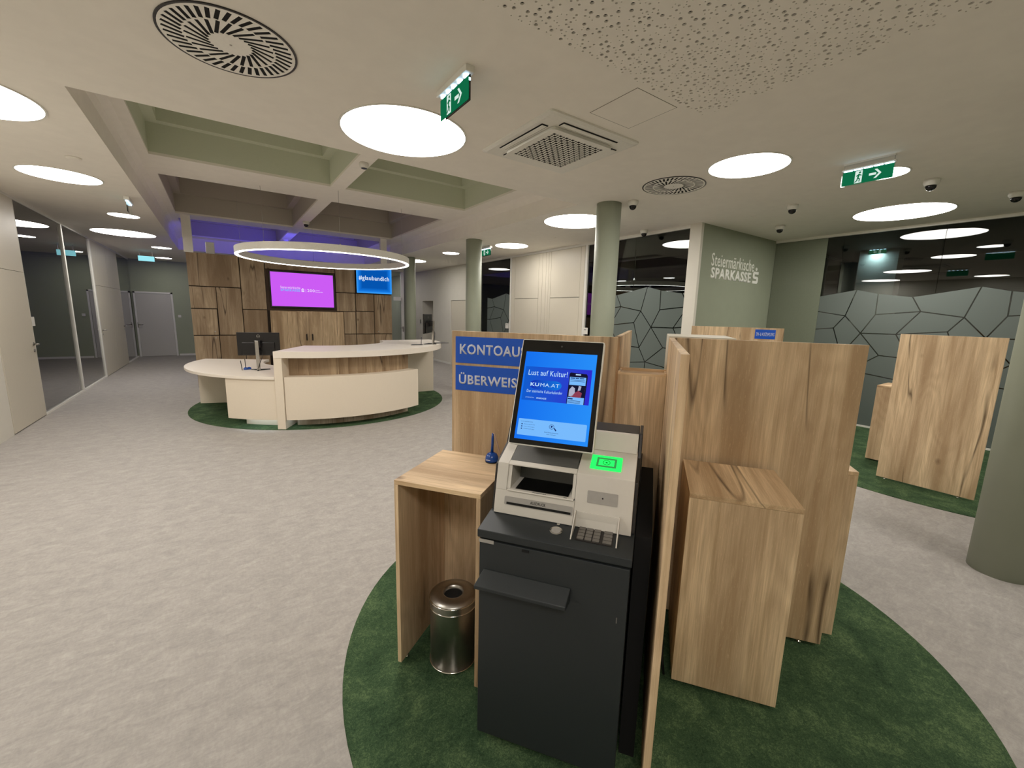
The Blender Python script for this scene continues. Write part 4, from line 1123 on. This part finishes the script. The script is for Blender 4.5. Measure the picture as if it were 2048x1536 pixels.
# door handle tray, labels
hn = MB()
hn.loft([[(.018, -.006, .742), (.336, -.006, .742), (.336, -.006, .690), (.018, -.006, .690)],
         [(.003, -.062, .706), (.330, -.062, .706), (.330, -.062, .692), (.003, -.062, .692)]])
part('door_pull', hn, M_DGREY, kz, bevel=.003)
part('name_plate', MB().box(.0, .056, -.0095, -.0065, .8440, .8560), M_KGREY, kz)
part('key_slot', MB().box(.160, .186, -.0085, -.0065, .838, .846), M_BLACK, kz)
part('lock', MB().box(.490, .493, -.0085, -.0065, .655, .675), M_KEY, kz)
# touch screen
sb = Vector((.0, .150, 1.170)); su = Vector((0, .160, .385)); SL = su.length
Msr = plane((.045, .150, 1.170), (1, 0, 0), su)
SWd = .320
mon = part('touch_monitor', MB().prism_m(rrect(0, SWd, 0, SL, .006), Msr, -.028, -.002), M_TRIM, kz, bevel=.002)
part('black_glass', MB().prism_m(rrect(.004, SWd-.004, .004, SL-.004, .004), Msr, -.0015, .0006), M_GLOSSB, mon)
dx0, dx1, dy0, dy1 = .022, SWd-.022, .022, SL-.052
part('display', MB().prism_m(rect(dx0, dx1, dy0, dy1), Msr, .0008, .0012), M_SCR, mon)
part('bracket', MB().side([(.275, 1.146), (.275, 1.26), (.31, 1.26), (.31, 1.12)], .10, .30), M_DGREY2, kz)
DW, DH = dx1-dx0, dy1-dy0
def D(x, y): return (dx0+x*DW, dy0+y*DH)
def dr_(name, poly, m, lay): 
    part(name, MB().prism_m([D(*p) for p in poly], Msr, .0012+lay*.0003, .0014+lay*.0003), m, mon)
def dt(s, x, y, wd, ht, m, lay, bold=0.0):
    X, Y = D(x, y); part('screen_text', text_mb(s, X, Y, wd*DW, ht*DH, Msr, .0001, bold, d0=.0012+lay*.0003), m, mon)
dr_('banner', rect(.025, .955, .435, .825), M_SCRD, 0)
dt('Lust auf Kultur!', .075, .725, .555, .062, M_SCRW, 1, .01)
pill = [(.21+.14*1.1*cos(A(90+i*18))*.62, .62+.052*sin(A(90+i*18))) for i in range(11)]+[(.47+.14*1.1*cos(A(270+i*18))*.62, .62+.052*sin(A(270+i*18))) for i in range(11)]
dr_('pill', pill, M_SCRP, 1)
dt('KU', .125, .600, .125, .040, M_SCRW, 2, .05); dt('MA.AT', .268, .600, .265, .040, M_SCRW, 2)
dt('Der steirische Kulturkalender', .085, .527, .50, .032, M_SCRW, 1)
dt('powered by', .08, .462, .12, .014, M_SCRW, 1); dt('SPARKASSE', .235, .458, .14, .018, M_SCRW, 1, .03)
dr_('phone', [(.655, .435), (.895, .435), (.905, .75), (.89, .775), (.67, .785), (.655, .77)], M_SCRB, 1)
dr_('phone_page', rect(.665, .885, .435, .735), M_SCRL, 2)
dr_('phone_notch', rect(.74, .81, .757, .770), M_SCRW, 2)
for i, (a_, b_) in enumerate(((.675, .735), (.745, .79), (.80, .86))): dr_('phone_menu', rect(a_, b_, .718, .727), M_SCRK, 3)
for yy in (.70, .685): dr_('phone_line', rect(.675, .87, yy, yy+.004), M_NFCD if False else M_SCRK, 3)
dr_('phone_picture', rect(.665, .885, .51, .645), M_SCRB, 3)
dr_('phone_picture', [(.675, .52), (.72, .515), (.755, .56), (.75, .61), (.71, .63), (.675, .59)], M_SCRF, 4)
dr_('phone_picture', [(.70, .51), (.84, .51), (.85, .56), (.80, .585), (.76, .565)], M_SCRR, 4)
dr_('phone_picture', [(.79, .585), (.825, .59), (.835, .635), (.80, .64)], M_SCRF, 4)
dr_('phone_button', rect(.67, .735, .485, .498), M_SCRK, 3)
for yy in (.470, .458, .446): dr_('phone_line', rect(.67, .84, yy, yy+.004), M_SCRK, 3)
dr_('info_box', rrect(.03, .965, .045, .225, .012), M_SCRL, 0)
dt('Leistungsübersicht', .065, .188, .17, .012, M_SCRK, 1)
for yy, s in ((.160, 'Kontoauszug drucken'), (.135, 'Überweisungen'), (.110, 'Daueraufträge')):
    dt(s, .115, yy, .15, .011, M_SCRK, 1); dr_('bullet', circle(.085, yy+.005, .010, 8, .007), M_SCRK, 1)
hc_ = MB()
for i in range(16):
    a0, a1 = 2*pi*i/16, 2*pi*(i+1)/16
    q = lambda a, r: D(.50+.035*r*cos(a), .165+.026*r*sin(a))
    hc_.prism_m([q(a0, .86), q(a0, 1), q(a1, 1), q(a1, .86)], Msr, .0015, .0016)
hc_.prism_m([D(.53, .15), D(.56, .12), D(.57, .13), D(.545, .155)], Msr, .0015, .0016)
hc_.prism_m([D(.485, .16), D(.505, .155), D(.515, .175), D(.495, .18)], Msr, .0015, .0016)
part('card_icon', hc_, M_SCRK, mon)
dt('Bitte Karte einstecken', .41, .095, .19, .012, M_SCRK, 1); dt('oder auflegen', .44, .073, .13, .011, M_SCRK, 1)
part('webcam', MB().prism_m(circle(SWd/2, SL-.026, .004, 12), Msr, .0007, .0012), M_DGREY2, mon)

# bin under the table
bn = thing('waste_bin', 'round stainless steel waste bin under the side table', 'bin', (-.268, .324, 0), KF)
bc = (-.268, .324)
part('body', MB().lathe(bc, [(.108, .008), (.108, .30), (.109, .305)], 48), M_STEEL, bn)
part('base_ring', MB().torus((*bc, .012), .109, .005), M_CHROME, bn)
part('collar', MB().lathe(bc, [(.111, .303), (.111, .335)], 48, cap=False), M_STEEL, bn)
part('rim_ring', MB().torus((*bc, .303), .110, .0035), M_CHROME, bn)
part('rim_ring', MB().torus((*bc, .336), .109, .0035), M_CHROME, bn)
part('lid', MB().lathe(bc, [(.109, .337), (.107, .343), (.078, .350), (.052, .353), (.046, .351), (.043, .335)], 48, cap=False), M_STEEL, bn)
part('opening', MB().lathe(bc, [(.044, .333), (.044, .336)], 32), M_BLACK, bn)

# pen on cord
pc = (-.178, .565)
pn = thing('pen_stand', 'blue domed pen stand with upright pen on the side table', 'pen holder', (*pc, .925), KF)
part('dome', MB().lathe(pc, [(.030, .926), (.033, .936), (.032, .950), (.025, .965), (.012, .973), (.003, .974)], 28), M_PEN, pn)
part('base_ring', MB().lathe(pc, [(.033, .9255), (.034, .930)], 28), M_TVF, pn)
part('pen', MB().tube([(pc[0], pc[1], .970), (pc[0]+.002, pc[1], 1.045), (pc[0]+.002, pc[1], 1.072)], [.0075, .0065, .0045], 10), M_PEN, pn)
part('cord', MB().tube([(pc[0]+.002, pc[1], 1.070), (pc[0]+.012, pc[1]-.004, 1.073), (pc[0]+.022, pc[1]-.008, 1.05), (pc[0]+.045, pc[1]-.016, .985), (pc[0]+.055, pc[1]-.02, .935), (pc[0]+.03, pc[1]-.01, .93)], .003, 8), M_CHAIN, pn)
part('printed_word', MB().box(pc[0]-.018, pc[0]+.004, pc[1]-.0335, pc[1]-.032, .940, .944), M_LETW, pn)
for o in bpy.data.objects:
    if '_b' in o.keys(): del o['_b']
